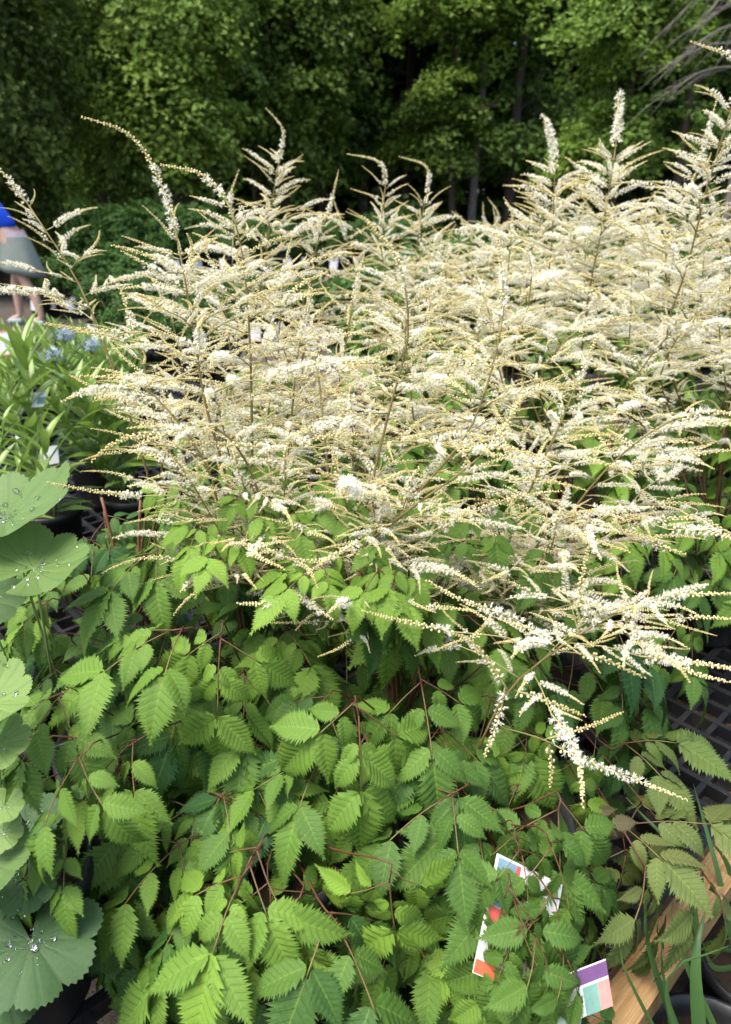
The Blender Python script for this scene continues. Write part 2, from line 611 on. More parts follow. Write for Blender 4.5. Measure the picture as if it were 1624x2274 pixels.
def bud_geo(seg=6):
    vs = [(0, 0, -1)]
    for z, r in ((-.5, .8), (.25, .95), (.8, .5)):
        for j in range(seg):
            a = 2 * math.pi * j / seg
            vs.append((r * math.cos(a), r * math.sin(a), z))
    vs.append((0, 0, 1))
    fs = []
    for j in range(seg):
        fs.append((0, 1 + (j + 1) % seg, 1 + j))
        for q in range(2):
            a = 1 + q * seg
            fs.append((a + j, a + (j + 1) % seg, a + seg + (j + 1) % seg, a + seg + j))
        a = 1 + 2 * seg
        fs.append((a + j, a + (j + 1) % seg, len(vs) - 1))
    return np.array(vs), fs


BUDV, BUDF = bud_geo(5)


def raceme(path, openness, rg, spacing=0.0040, size=1.0, stem_r=0.0011, mb=None):
    """spike of florets along a path: open fluffy flowers near the base, buds towards the tip"""
    k = mb or MB()
    L = sum((b - a).length for a, b in zip(path, path[1:]))
    n = max(8, int(L / spacing))
    pts = catmull(path, n)
    rr = [stem_r * (1.2 - .75 * i / n) for i in range(0, n + 1, max(1, n // 10))]
    k.tube([pts[i] for i in range(0, n + 1, max(1, n // 10))], rr, 4, (0.50, 0.46, 0.22), (0.62, 0.55, 0.28), cap=False)
    ts = [.05]
    while ts[-1] < 1: ts.append(ts[-1] + (.0054 - .0030 * ts[-1] ** .8) * (spacing / .004) / L)
    for j_, t in enumerate(ts):
        t = min(1, t); i = min(n, int(round(t * n)))
        d = (pts[min(i + 1, n)] - pts[max(i - 1, 0)]).normalized()
        a = d.orthogonal().normalized(); b_ = d.cross(a)
        reps = 2 if t < .9 else 1
        for rep in range(reps):
            an = j_ * 2.0 + rep * 3.0 + rg.uniform(-.4, .4)
            s = a * math.cos(an) + b_ * math.sin(an)
            op = t < openness * rg.uniform(.8, 1.15)
            sz = size * (0.00205 * (1 - .5 * max(0, t - .15)) * rg.uniform(.85, 1.15))
            axis = (s + d * (.25 + .9 * t * t)).normalized()
            if op and rg.random() < .72:
                off = .0022 * size + sz * 1.0
                ctr = pts[i] + axis * off
                x = axis.orthogonal().normalized(); y = axis.cross(x)
                w_ = rg.uniform(.88, .95)
                wc = (w_, w_ * .98, w_ * .85)
                # calyx and petals
                m = np.array([x, y, axis]) * (sz * .8)
                k.add([tuple(p) for p in (BUDV @ m + np.array(ctr))], BUDF, wc)
                ns = 15
                for q in range(ns):
                    th = q * 2.4 + rg.random(); el = rg.uniform(.0, 1.25)
                    sdv = (x * math.cos(th) + y * math.sin(th)) * math.cos(el) + axis * math.sin(el)
                    ln = rg.uniform(.0042, .0066) * size
                    pr = sdv.cross(axis + x * .3)
                    if pr.length < 1e-4: pr = x.copy()
                    pr = pr.normalized() * (.00036 * size)
                    e = ctr + sdv * ln
                    k.add([ctr + pr, ctr - pr, e - pr * .9, e + pr * .9], [(0, 1, 2, 3)], wc)
            else:
                off = (.0026 - .0018 * t) * size + sz * .8
                ctr = pts[i] + axis * off
                x = axis.orthogonal().normalized(); y = axis.cross(x)
                el = rg.uniform(1.0, 1.3)
                m = np.array([x * sz, y * sz, axis * sz * el])
                ripe = max(0, min(1, (t - openness) * 1.25 + rg.uniform(-.1, .12)))
                # cream buds, smaller and more ochre towards the tip
                c0 = np.array((0.90, 0.85, 0.54)); c1 = np.array((0.72, 0.61, 0.27))
                cc = c0 * (1 - ripe) + c1 * ripe
                k.add([tuple(p) for p in (BUDV @ m + np.array(ctr))], BUDF, tuple(cc * rg.uniform(.9, 1.08)))
    return k


RL = 0.13
RACEMES = []
for i in range(16):
    rg = random.Random(100 + i)
    dr = [-.07, -.02, .05, .09, -.11, .02, -.04, .07][i % 8]
    sw = rg.uniform(-.1, .1)
    path = [Vector((RL * q, RL * sw * math.sin(q * 3), RL * (dr * q * q * 1.3 + .05 * math.sin(q * math.pi)))) for q in (0, .2, .4, .6, .8, 1)]
    op = [0.05, .3, .6, .45, .8, .15, .65, .25][i // 2 % 8] + rg.uniform(-.05, .05)
    RACEMES.append(raceme(path, op, rg, spacing=.0036, size=1.12 if op > .4 else .92).mesh('flower_spike', M_FLOWER))
R_OPEN = [i for i in range(16) if (i // 2 % 8) in (2, 3, 4, 6)]
R_BUD = [i for i in range(16) if (i // 2 % 8) in (0, 1, 5, 7)]


def plume(plant, path, seed, f0=0.3, nb=11, L=0.13, openf=0.5, az0=0.0, stemr=0.0032, tipfrac=0.12, reach=1.0, tip_size=1.0, joined=False, base_low=True, tip_open=.45):
    """one flowering stem with side branches; world coordinates"""
    rg = random.Random(seed)
    inv = plant.matrix_world.inverted() if False else Matrix.Translation(-Vector(plant.location))
    n = 40
    pts = catmull([inv @ p for p in path], n)
    k = MB()
    it = int(n * (1 - tipfrac))
    k.tube([pts[i] for i in range(0, it + 1, 2)] + ([pts[it]] if it % 2 else []),
           np.linspace(stemr, stemr * .42, len(range(0, it + 1, 2)) + (1 if it % 2 else 0)).tolist(), 6, (0.11, 0.05, 0.026), (0.19, 0.16, 0.055))
    sp = []          # (matrix, raceme index)

    def pick():
        return rg.choice(R_OPEN if rg.random() < openf * .68 else R_BUD)

    nb = int(nb * 1.3); L = L * .9
    for j in range(nb):
        q = (j + rg.uniform(-.25, .25)) / max(1, nb - 1)
        q = min(1, max(0, q))
        t = f0 + (1 - tipfrac - f0) * (q ** .72)
        i = min(n - 1, int(t * n))
        o = pts[i]
        td = (pts[i + 1] - pts[i]).normalized()
        az = az0 + j * 2.399 + rg.uniform(-.4, .4)
        out = Vector((math.cos(az), math.sin(az) * .85, 0))
        up = rg.uniform(.05, .4) + .12 * q
        d = (out + td * up * .9).normalized()
        ll = L * (1.15 - .5 * q) * rg.uniform(.85, 1.2) * reach
        if q < .62 and base_low:
            # compound branch
            bl = ll * rg.uniform(.8, 1.15)
            e = o + d * bl + Vector((0, 0, rg.uniform(-.01, .012)))
            bp = catmull([o, o.lerp(e, .5) + Vector((0, 0, bl * .05)), e], 8)
            k.tube(bp, np.linspace(stemr * .4, stemr * .24, 9).tolist(), 5, OLIVE, TAN)
            dd = (bp[-1] - bp[-2]).normalized()
            sp.append((frame(bp[-1], dd + Vector((0, 0, rg.uniform(-.05, .18))), s=ll / RL * rg.uniform(.9, 1.1), roll=rg.uniform(-.6, .6)), pick()))
            ns = rg.choice((4, 5, 6))
            for s in range(ns):
                bq = .22 + .72 * s / max(1, ns - 1)
                bo = bp[int(bq * 8)]
                sg = 1 if s % 2 else -1
                a2 = rg.uniform(.55, 1.0) * sg
                d2 = Matrix.Rotation(a2, 3, 'Z') @ dd
                d2 = (d2 + Vector((0, 0, rg.uniform(-.05, .25)))).normalized()
                sp.append((frame(bo, d2, s=ll / RL * rg.uniform(.42, .72), roll=rg.uniform(-.6, .6)), pick()))
        else:
            for e_ in (0, 1):
                az2 = az + e_ * rg.uniform(1.9, 2.9)
                d = (Vector((math.cos(az2), math.sin(az2) * .85, 0)) + td * (up + .15 * q) * .9).normalized()
                o_ = o - td * (.006 * e_)
                b1 = o_ + d * rg.uniform(.006, .014)
                k.tube([o_, b1], stemr * .3, 4, OLIVE, TAN)
                sp.append((frame(b1, d + Vector((0, 0, rg.uniform(-.1, .12))), s=ll / RL * rg.uniform(.75, 1.1), roll=rg.uniform(-.6, .6)), pick()))
    rgt = random.Random(seed + 9)
    tipm = raceme([pts[i] for i in range(it, n + 1)], tip_open + rgt.uniform(-.15, .15), rgt, size=tip_size, stem_r=.0014)
    if joined:
        k2 = MB()
        k2.v, k2.f, k2.c, k2.uv, k2.m = list(k.v), list(k.f), list(k.c), list(k.uv), list(k.m)
        p = ob('flower_plume', k.mesh('flower_plume', M_STEM), plant)
    else:
        p = ob('flower_plume', k.mesh('flower_plume', M_STEM), plant)
    for m, ri in sp:
        ob('flower_spike', RACEMES[ri], p, m)
    ob('flower_spike', tipm.mesh('flower_spike', M_FLOWER), p)
    return p


def spike_on(plume_obj, plant, px, seed, op=.3, bare=0.0):
    """a single traced spike; px = [(u, v, Y), ...]"""
    rg = random.Random(seed)
    off = Vector(plant.location)
    pts = catmull([P(*q) - off for q in px], 30)
    k = MB()
    i0 = int(30 * bare)
    if i0: k.tube(pts[:i0 + 1], .0011, 4, OLIVE, TAN)
    raceme(pts[i0:], op, rg, size=1.05, stem_r=.0013, mb=k)
    return ob('flower_spike', k.mesh('flower_spike', M_FLOWER), plume_obj)


# ------------------------------------------------------------------ goat's beard plants
GB = 'potted goat\'s beard plants with cream plumes'


def plant_root(label, x, y, z=BZ):
    r = thing('goats_beard_plant', label, 'flowering plant', (x, y, z), 0, GB)
    ob('pot', POT, r)
    ob('soil', SOIL, r)
    return r


def put_leaf(plant, mtx, layout, tone, bronze=0.0, rg=random, detail=True, tv=.14):
    if detail:
        items, rk = LAYOUTS[layout % 10]
        k = MB()
        k.v, k.f, k.c, k.uv, k.m = list(rk.v), list(rk.f), list(rk.c), list(rk.uv), list(rk.m)
        o = mtx.translation; xd = mtx.to_3x3().col[0].normalized()
        root = Vector((o.x * .12, o.y * .12, .24 + max(0, o.z - .3) * .3))
        inv = mtx.inverted()
        pt = catmull([root, root.lerp(o, .55) + Vector((0, 0, .0)) - xd * .01, o - xd * .03 - Vector((0, 0, .006)), o], 9)
        k.tube([inv @ q for q in pt], np.linspace(.0017, .0011, 10).tolist(), 5, RED, RED)
        lf = ob('leaf', k.mesh('leaf', M_STEM), plant, mtx)
        for li, m in items:
            ob('leaflet', LEAFLETS[li], lf, m, color=(min(1, max(0, tone + rg.uniform(-tv, tv))), min(1, max(0, bronze + rg.uniform(-.1, .1))) if bronze > 0 else 0, 1, 1))
        return len(items)
    ob('leaf', JLEAF[layout % 5], plant, mtx, color=(min(1, max(0, tone)), bronze, 1, 1))
    return 1


def foliage(plant, seed, n, rad=0.36, ztop=0.60, zlow=0.14, az_c=-90, az_w=150, scale=1.0, detail=True, bronze=0.0, tone0=.3):
    rg = random.Random(seed)
    cnt = 0
    for i in range(n):
        e = (i + .5) / n                       # 0 low skirt .. 1 top
        e = e ** .9
        az_ = R(az_c + az_w * ((i * 0.618 + rg.uniform(-.08, .08)) % 1 - .5) * 2 * (.85 if e < .75 else 1.1))
        r = rad * (1 - e ** 2.2 * .75) * rg.uniform(.62, .98)
        h = zlow + (ztop - zlow) * e + rg.uniform(-.03, .03)
        if e > .8: r = -rad * .22
        pitch = R(46 - 34 * e + rg.uniform(-14, 14))
        o = Vector((math.cos(az_) * r * .78, math.sin(az_) * r * .78, h))
        a2 = az_ + rg.uniform(-.5, .5)
        d = Vector((math.cos(a2) * math.cos(pitch), math.sin(a2) * math.cos(pitch), -math.sin(pitch)))
        m = frame(o, d, s=scale * rg.uniform(.85, 1.15), roll=rg.uniform(-.35, .35))
        tone = tone0 + rg.uniform(-.24, .26) + (.35 if rg.random() < .10 else 0)
        cnt += put_leaf(plant, m, rg.randrange(10), tone, bronze, rg, detail)
    return cnt


def rootstems(plant, seed, n=5, h=.42, spread=.12):
    rg = random.Random(seed)
    for i in range(n):
        a = i * 2.4 + rg.random(); s = rg.uniform(.3, 1) * spread
        k = MB()
        p = [Vector((math.cos(a) * .03, math.sin(a) * .03, .19)), Vector((math.cos(a) * s * .6, math.sin(a) * s * .6, .19 + h * .5)), Vector((math.cos(a) * s, math.sin(a) * s, .19 + h * rg.uniform(.7, 1)))]
        k.tube(catmull(p, 8), np.linspace(.0042, .0026, 9).tolist(), 6, RED, (.2, .09, .05))
        ob('stem', k.mesh('stem', M_STEM), plant)


def PP(*uvY):
    return [P(*q) for q in uvY]


def to_base(plant, path, z=.62):
    """prepend the root point in the pot so that the stem really grows out of it"""
    l = Vector(plant.location)
    b0 = Vector((l.x, l.y, POTTOP)); p0 = path[0]
    d = Vector((p0.x - l.x, p0.y - l.y, 0)); 
    mid = b0.lerp(p0, .5) - Vector((0, 0, 0)) + d * -.12
    return [b0 + d * .1, mid] + path


# --- front row
A = plant_root('goat\'s beard whose tall bent plume arches before the dark hedge tree', -0.20, 1.02)
rootstems(A, 1, 2)
foliage(A, 11, 25, .40, .52, .12, -100, 140)
Bp = plant_root('goat\'s beard with straight olive stem rising through the middle of the plumes', 0.06, 0.93)
rootstems(Bp, 2, 1)
foliage(Bp, 12, 25, .38, .56, .12, -92, 120)
Cp = plant_root('goat\'s beard with plumes leaning over the empty black grid', 0.30, 1.10)
rootstems(Cp, 3, 1)
foliage(Cp, 13, 24, .34, .50, .12, -95, 115)
Dp = plant_root('goat\'s beard with low plain leaves behind the lobed leaves', -0.47, 1.22)
rootstems(Dp, 4, 2)
foliage(Dp, 14, 20, .38, .50, .14, -105, 125)

Xp = plant_root('low leafy goat\'s beard in a black pot under the front leaves', -0.13, 0.74)
foliage(Xp, 15, 24, .34, .36, .04, -95, 120, 1.0)
Yp = plant_root('low leafy goat\'s beard in a black pot beside the care cards', 0.17, 0.76)
foliage(Yp, 16, 17, .29, .28, .05, -95, 130, .85)
Zp = plant_root('low leafy goat\'s beard next to the dark drooping lobed leaf', -0.38, 0.92)
foliage(Zp, 17, 25, .34, .42, .08, -95, 120, 1.0)

def pl(plant, seed, *px, **kw):
    kw.setdefault('f0', .42)
    return plume(plant, to_base(plant, PP(*px)), seed, **kw)

# traced flowering stems (pixel path with distances)
pl(A, 201, (526, 1290, 1.0), (508, 1090, 1.02), (455, 890, 1.05), (430, 740, 1.07), (400, 560, 1.09), (362, 420, 1.1), (295, 305, 1.1), (185, 260, 1.08), f0=.50, nb=22, L=.12, openf=.7, tipfrac=.2)
pl(A, 202, (560, 1180, 1.08), (560, 960, 1.12), (552, 700, 1.18), (525, 500, 1.2), (460, 395, 1.21), (360, 366, 1.2), f0=.5, nb=14, L=.12, openf=.6, az0=1)
pl(A, 203, (600, 1250, .95), (570, 1080, .94), (500, 960, .92), (420, 950, .9), (300, 990, .88), f0=.45, nb=8, L=.10, openf=.45, az0=2)
pl(A, 204, (500, 1230, .97), (470, 1060, .97), (390, 930, .98), (300, 850, 1.0), (180, 835, 1.0), f0=.45, nb=10, L=.11, openf=.4, az0=2.5)
pl(A, 205, (600, 1230, 1.1), (640, 1000, 1.15), (660, 800, 1.2), (690, 640, 1.25), f0=.45, nb=13, L=.12, openf=.45, az0=.3)
pl(Bp, 206, (797, 1250, .93), (825, 1080, .95), (868, 900, .98), (905, 760, 1.0), (903, 660, 1.0), (880, 570, 1.0), (806, 482, 1.0), f0=.45, nb=14, L=.12, openf=.6)
pl(Bp, 207, (830, 1230, .95), (960, 1060, .95), (1040, 960, .97), (1090, 830, 1.0), (1118, 680, 1.02), (1105, 520, 1.04), f0=.5, nb=12, L=.105, openf=.35, az0=1.2)
pl(Bp, 208, (760, 1260, .98), (735, 1100, 1.02), (720, 960, 1.05), (700, 800, 1.1), (640, 690, 1.1), f0=.42, nb=12, L=.115, openf=.45, az0=2)
pl(Bp, 209, (810, 1240, .9), (900, 1140, .87), (1010, 1060, .86), (1100, 980, .86), (1160, 880, .87), f0=.45, nb=10, L=.105, openf=.6, az0=.6)
pl(Cp, 210, (1090, 1330, 1.05), (1185, 1070, 1.06), (1245, 940, 1.08), (1290, 830, 1.1), (1330, 740, 1.1), f0=.45, nb=12, L=.12, openf=.6, az0=.4)
pl(Cp, 211, (1180, 1280, 1.0), (1290, 1110, 1.0), (1370, 1020, 1.0), (1460, 950, 1.0), (1560, 915, 1.0), (1660, 925, .98), f0=.42, nb=11, L=.12, openf=.7, az0=1.4)
p12 = pl(Cp, 212, (1058, 1680, 0.800), (1125, 1540, 0.790), (1240, 1440, 0.790), (1350, 1372, 0.800), (1470, 1325, 0.810), (1640, 1318, 0.810), f0=.6, nb=13, L=.115, openf=.6, az0=2.2, stemr=.003)
spike_on(p12, Cp, [(1122, 1525, 0.792), (1112, 1580, 0.785), (1092, 1640, 0.780), (1062, 1715, 0.775)], 1, .5)
spike_on(p12, Cp, [(1090, 1610, 0.790), (1200, 1640, 0.780), (1300, 1690, 0.770), (1420, 1735, 0.765), (1525, 1776, 0.760)], 2, .62, .3)
spike_on(p12, Cp, [(1135, 1530, 0.790), (1210, 1555, 0.785), (1300, 1590, 0.780)], 3, .08, .1)
spike_on(p12, Cp, [(1200, 1645, 0.780), (1270, 1625, 0.780), (1330, 1605, 0.778), (1382, 1582, 0.776)], 4, .12, .1)
spike_on(p12, Cp, [(1215, 1645, 0.780), (1225, 1690, 0.777), (1222, 1745, 0.770)], 5, .0, .1)
spike_on(p12, Cp, [(1130, 1535, 0.790), (1085, 1470, 0.795), (1040, 1420, 0.800), (985, 1400, 0.800)], 6, .1, .1)
spike_on(p12, Cp, [(1240, 1445, 0.790), (1330, 1460, 0.785), (1430, 1505, 0.780)], 7, .15, .25)
spike_on(p12, Cp, [(1345, 1410, 0.798), (1290, 1330, 0.800), (1310, 1200, 0.802)], 8, .3, .1)
spike_on(p12, Cp, [(1380, 1360, 0.800), (1450, 1440, 0.790), (1530, 1490, 0.780), (1640, 1520, 0.770)], 9, .5, .0)
spike_on(p12, Cp, [(1240, 1440, 0.790), (1130, 1370, 0.790), (1020, 1330, 0.790), (950, 1290, 0.785)], 10, .55, .08)
p13 = pl(Bp, 213, (770, 1300, .88), (690, 1420, .84), (630, 1350, .82), (530, 1340, .8), f0=.7, nb=2, L=.045, openf=.0, stemr=.0016, base_low=False)
pl(Cp, 214, (1120, 1350, .98), (1180, 1230, .95), (1240, 1160, .94), (1330, 1130, .93), (1430, 1150, .92), f0=.45, nb=9, L=.11, openf=.65, az0=.8)
pl(Cp, 215, (1160, 1300, 1.05), (1300, 1180, 1.03), (1420, 1120, 1.02), (1530, 1140, 1.0), (1640, 1195, .99), f0=.5, nb=9, L=.115, openf=.7, az0=1.8)
pl(Cp, 216, (1150, 1330, 1.0), (1260, 1230, .98), (1400, 1200, .97), (1520, 1230, .96), f0=.45, nb=8, L=.10, openf=.5, az0=.2)
pl(Dp, 217, (330, 1080, 1.2), (300, 960, 1.22), (230, 760, 1.26), (170, 620, 1.3), (100, 510, 1.32), (30, 410, 1.33), (-40, 340, 1.33), f0=.62, nb=9, L=.10, openf=.6, tipfrac=.10)
pl(Dp, 218, (360, 1080, 1.15), (340, 900, 1.16), (300, 740, 1.18), (260, 620, 1.2), f0=.6, nb=9, L=.10, openf=.3, az0=2)

for i, (pt, u0, v0, u, v, Y) in enumerate([(A, 520, 1250, 380, 1010, .93), (A, 560, 1240, 520, 1000, .92), (A, 600, 1240, 640, 985, .93), (Bp, 780, 1250, 740, 1010, .9), (Bp, 830, 1240, 930, 1040, .88), (Bp, 800, 1260, 860, 1090, .87),
                                              (Bp, 850, 1250, 1040, 1130, .87), (A, 480, 1230, 330, 930, 1.0), (Cp, 1130, 1330, 1080, 1090, .95), (Cp, 1170, 1330, 1250, 1130, .92), (A, 540, 1200, 460, 830, 1.05), (Bp, 770, 1200, 780, 860, 1.02)]):
    pl(pt, 250 + i, (u0, v0, Y + .03), ((u0 + u) / 2 + 10, (v0 + v) / 2, Y + .02), (u + (u0 - u) * .15, v + 25, Y), (u, v, Y - .02), f0=.5, nb=10, L=.09, openf=.3, az0=i * .7, stemr=.0022)

# --- second row and beyond
def leafy(label, x, y, seed, n=12, **kw):
    p = plant_root(label, x, y)
    rootstems(p, seed, 2)
    foliage(p, seed, n + 6, .40, kw.get('ztop', .60), .16, -90, 170, detail=kw.get('detail', False), tone0=kw.get('tone0', .5))
    return p

E = leafy('goat\'s beard with dense level sprays behind the arched plume', -0.26, 1.52, 21)
F = leafy('goat\'s beard of many half open plumes behind the olive stem', 0.14, 1.45, 22, n=14)
G = leafy('goat\'s beard with slim upright plume standing beside the tallest pair', 0.52, 1.50, 23, n=16, detail=True)
H = leafy('goat\'s beard bearing the tallest plume cut by the picture\'s edge', 0.90, 1.62, 24, n=15, detail=True)
I = leafy('goat\'s beard with isolated plume before the pale maple', -0.30, 2.05, 25)
J = leafy('goat\'s beard with two small hooked plumes before the dark wood', 0.14, 2.1, 26)
K = leafy('goat\'s beard with twin white tipped spires before the wood', 0.62, 2.02, 27)
Lp = leafy('goat\'s beard in the back row behind the twin spires', 1.0, 2.35, 28)
Mp = leafy('goat\'s beard farthest along the back row by the wood', 1.45, 2.55, 29)
Np = leafy('goat\'s beard in the back row between the hooked plumes and the spires', 0.38, 2.72, 30)
Op = leafy('goat\'s beard with broad cream head behind the tallest plume', 1.22, 2.0, 31, n=14)

BK = [leafy('goat\'s beard deep in the bank of cream plumes before the wood', x, y, 32 + i, n=14, ztop=.7) for i, (x, y) in enumerate([(.657, 3.13), (1.10, 3.54), (1.54, 3.94), (1.78, 2.94), (.15, 3.4)])]
pl(I, 301, (590, 640, 2.05), (598, 500, 2.05), (618, 370, 2.05), (628, 290, 2.05), (592, 242, 2.05), f0=.5, nb=22, L=.13, openf=.8, tipfrac=.12)
pl(I, 302, (520, 640, 2.0), (520, 520, 2.0), (512, 440, 2.0), (530, 380, 2.0), f0=.5, nb=11, L=.12, openf=.6)
pl(I, 303, (680, 650, 2.05), (705, 540, 2.05), (735, 450, 2.05), (752, 380, 2.05), f0=.5, nb=12, L=.13, openf=.55, az0=1)
pl(J, 304, (848, 560, 2.2), (850, 470, 2.2), (856, 400, 2.2), (840, 358, 2.2), (772, 342, 2.2), f0=.5, nb=14, L=.13, openf=.7, tipfrac=.15)
pl(J, 305, (925, 580, 2.2), (935, 490, 2.2), (952, 410, 2.2), (945, 368, 2.2), (888, 348, 2.2), f0=.5, nb=14, L=.13, openf=.7, tipfrac=.15, az0=1)
pl(J, 306, (800, 640, 2.1), (780, 560, 2.1), (760, 500, 2.1), (740, 440, 2.1), f0=.4, nb=10, L=.14, openf=.5, az0=2)
pl(K, 307, (1290, 800, 1.9), (1310, 640, 1.9), (1345, 470, 1.9), (1368, 320, 1.9), (1376, 212, 1.9), f0=.48, nb=24, L=.15, openf=.95, tipfrac=.1, tip_open=1.1, tip_size=1.7, stemr=.004)
pl(K, 308, (1210, 720, 2.0), (1224, 560, 2.0), (1232, 400, 2.0), (1228, 320, 2.0), (1208, 258, 2.0), f0=.48, nb=22, L=.15, openf=.9, tipfrac=.12, tip_open=.9, tip_size=1.6)
pl(H, 309, (1480, 780, 1.55), (1530, 580, 1.55), (1575, 400, 1.55), (1625, 240, 1.55), (1640, 140, 1.55), (1535, 92, 1.53), f0=.48, nb=24, L=.13, openf=.9, tipfrac=.14, tip_open=.6, stemr=.004)
pl(Op, 310, (1480, 620, 1.95), (1520, 480, 1.95), (1562, 330, 1.95), (1595, 210, 1.95), f0=.45, nb=22, L=.14, openf=.95, tip_open=.8)
pl(H, 311, (1470, 860, 1.5), (1500, 760, 1.5), (1560, 680, 1.5), (1640, 600, 1.5), f0=.4, nb=11, L=.13, openf=.6, az0=1)
pl(H, 312, (1400, 900, 1.5), (1440, 800, 1.5), (1500, 720, 1.48), (1520, 620, 1.46), f0=.4, nb=11, L=.13, openf=.55, az0=2)
pl(G, 313, (1120, 860, 1.5), (1100, 740, 1.52), (1060, 620, 1.55), (1040, 560, 1.55), f0=.4, nb=11, L=.13, openf=.45, az0=.5)
pl(G, 314, (1200, 880, 1.45), (1220, 800, 1.43), (1290, 730, 1.42), (1390, 700, 1.4), f0=.4, nb=9, L=.12, openf=.55, az0=.2)
pl(G, 315, (1150, 800, 1.6), (1170, 700, 1.6), (1180, 590, 1.6), (1150, 510, 1.6), f0=.4, nb=11, L=.13, openf=.5, az0=1.5)
pl(F, 316, (760, 900, 1.45), (770, 760, 1.45), (790, 640, 1.45), (810, 560, 1.45), f0=.4, nb=13, L=.13, openf=.5)
pl(F, 317, (850, 880, 1.5), (930, 740, 1.5), (970, 640, 1.5), (1000, 560, 1.5), f0=.4, nb=12, L=.13, openf=.45, az0=1)
pl(F, 318, (700, 920, 1.4), (640, 800, 1.4), (600, 700, 1.4), (560, 620, 1.4), f0=.4, nb=12, L=.12, openf=.5, az0=2)
pl(E, 319, (420, 900, 1.5), (400, 780, 1.5), (370, 680, 1.5), (330, 600, 1.5), f0=.4, nb=12, L=.12, openf=.45)
pl(E, 320, (520, 900, 1.5), (510, 760, 1.5), (490, 640, 1.5), (450, 540, 1.5), f0=.4, nb=12, L=.13, openf=.55, az0=1)
pl(E, 321, (600, 880, 1.55), (620, 740, 1.55), (630, 620, 1.55), (650, 520, 1.55), f0=.4, nb=12, L=.13, openf=.5, az0=2)
for i, (pt, u, v0, v1, Y, o_) in enumerate([(Np, 960, 700, 500, 2.55, .5), (Np, 1040, 690, 470, 2.6, .6), (Np, 1120, 700, 460, 2.6, .65), (J, 880, 720, 520, 2.1, .5), (J, 990, 720, 500, 2.2, .5),
                                           (Lp, 1300, 680, 440, 2.35, .8), (Lp, 1380, 690, 450, 2.4, .8), (Lp, 1430, 690, 420, 2.3, .8), (K, 1130, 730, 440, 2.0, .7), (K, 1180, 720, 420, 2.1, .75),
                                           (Mp, 1540, 640, 420, 2.5, .8), (Mp, 1600, 650, 400, 2.55, .8), (Mp, 1480, 660, 450, 2.6, .8), (Op, 1440, 700, 460, 2.0, .7), (Op, 1560, 740, 480, 1.95, .75), (Op, 1620, 760, 430, 2.0, .8), (Np, 1090, 620, 440, 2.7, .7), (Lp, 1250, 700, 470, 2.45, .7),
                                           (BK[0], 1020, 600, 470, 3.1, .6), (BK[0], 1100, 600, 450, 3.1, .7), (BK[0], 1180, 600, 460, 3.1, .7), (BK[1], 1200, 580, 440, 3.5, .7), (BK[1], 1290, 580, 430, 3.5, .8), (BK[1], 1360, 580, 440, 3.5, .8),
                                           (BK[2], 1380, 560, 430, 3.9, .8), (BK[2], 1460, 560, 430, 3.9, .8), (BK[3], 1580, 620, 430, 2.9, .8), (BK[3], 1500, 640, 450, 2.9, .8), (BK[3], 1640, 620, 420, 2.9, .8), (BK[4], 870, 600, 490, 3.4, .5), (BK[4], 940, 600, 470, 3.4, .5), (G, 1060, 900, 640, 1.5, .5), (F, 900, 860, 620, 1.45, .5), (F, 680, 880, 600, 1.5, .5), (H, 1400, 880, 560, 1.7, .6), (H, 1600, 900, 620, 1.6, .6)]):
    rg = random.Random(500 + i)
    pl(pt, 330 + i, (u - rg.uniform(-20, 20), v0, Y), (u, (v0 + v1) / 2, Y), (u + rg.uniform(-25, 25), v1 + 40, Y), (u + rg.uniform(-60, 40), v1, Y), f0=.45, nb=11, L=.14, openf=o_, az0=i)

# hero leaves traced from the photograph: (plant, base px, tip px, layout, scale, tone, bronze)
def hero(plant, a, b_, layout, s, tone, bronze=0.0, roll=0.0, tv=.08):
    pa, pb = P(*a), P(*b_)
    off = Vector(plant.location)
    put_leaf(plant, frame(pa - off, pb - pa, s=s, roll=roll), layout, tone, bronze, random.Random(layout + int(a[0])), True, tv)

hero(Bp, (797, 1590, .72), (820, 1745, .66), 1, 1.15, .62)
hero(Xp, (865, 1960, .585), (860, 2110, .56), 3, .95, .95)
hero(A, (490, 1420, .80), (478, 1545, .75), 5, 1.0, .7)
hero(A, (280, 1660, .72), (160, 1760, .68), 2, 1.0, .62)
hero(Xp, (560, 1900, .62), (480, 2050, .585), 7, 1.15, .62)
hero(Xp, (640, 2010, .60), (560, 2100, .575), 4, 1.0, .7)
hero(Bp, (700, 1260, .86), (640, 1290, .82), 6, .7, .85)
hero(Bp, (850, 1270, .85), (910, 1320, .80), 8, .7, .85)
hero(A, (380, 1400, .82), (250, 1440, .78), 9, 1.1, .6)
hero(Cp, (990, 1770, .69), (880, 1830, .66), 0, 1.05, .30)
hero(Cp, (1170, 1640, .80), (1180, 1760, .76), 6, .75, .85)
hero(Cp, (1290, 1700, .80), (1300, 1800, .77), 2, .7, .9)
hero(Yp, (1120, 1995, .60), (1080, 2160, .55), 9, 1.0, .35)
hero(Yp, (1170, 2110, .575), (1150, 2240, .545), 3, .9, .36)
hero(Yp, (1150, 1870, .66), (1170, 1960, .63), 2, .7, .3)
hero(Yp, (1225, 1880, .64), (1275, 1990, .61), 4, 1.0, .38)
hero(Yp, (1235, 2010, .60), (1285, 2120, .57), 1, .95, .35)
hero(Cp, (1390, 1650, .9), (1500, 1640, .9), 3, 1.15, .45, .3)
hero(Cp, (1400, 1830, .78), (1520, 1790, .78), 5, 1.1, .5, .4)
hero(Cp, (1440, 1940, .72), (1500, 2080, .69), 7, 1.15, .5, .38)
hero(Cp, (1290, 1800, .78), (1260, 1960, .74), 8, .9, .35, .8)
hero(Cp, (1390, 1900, .76), (1390, 2010, .73), 0, .9, .5, .4)
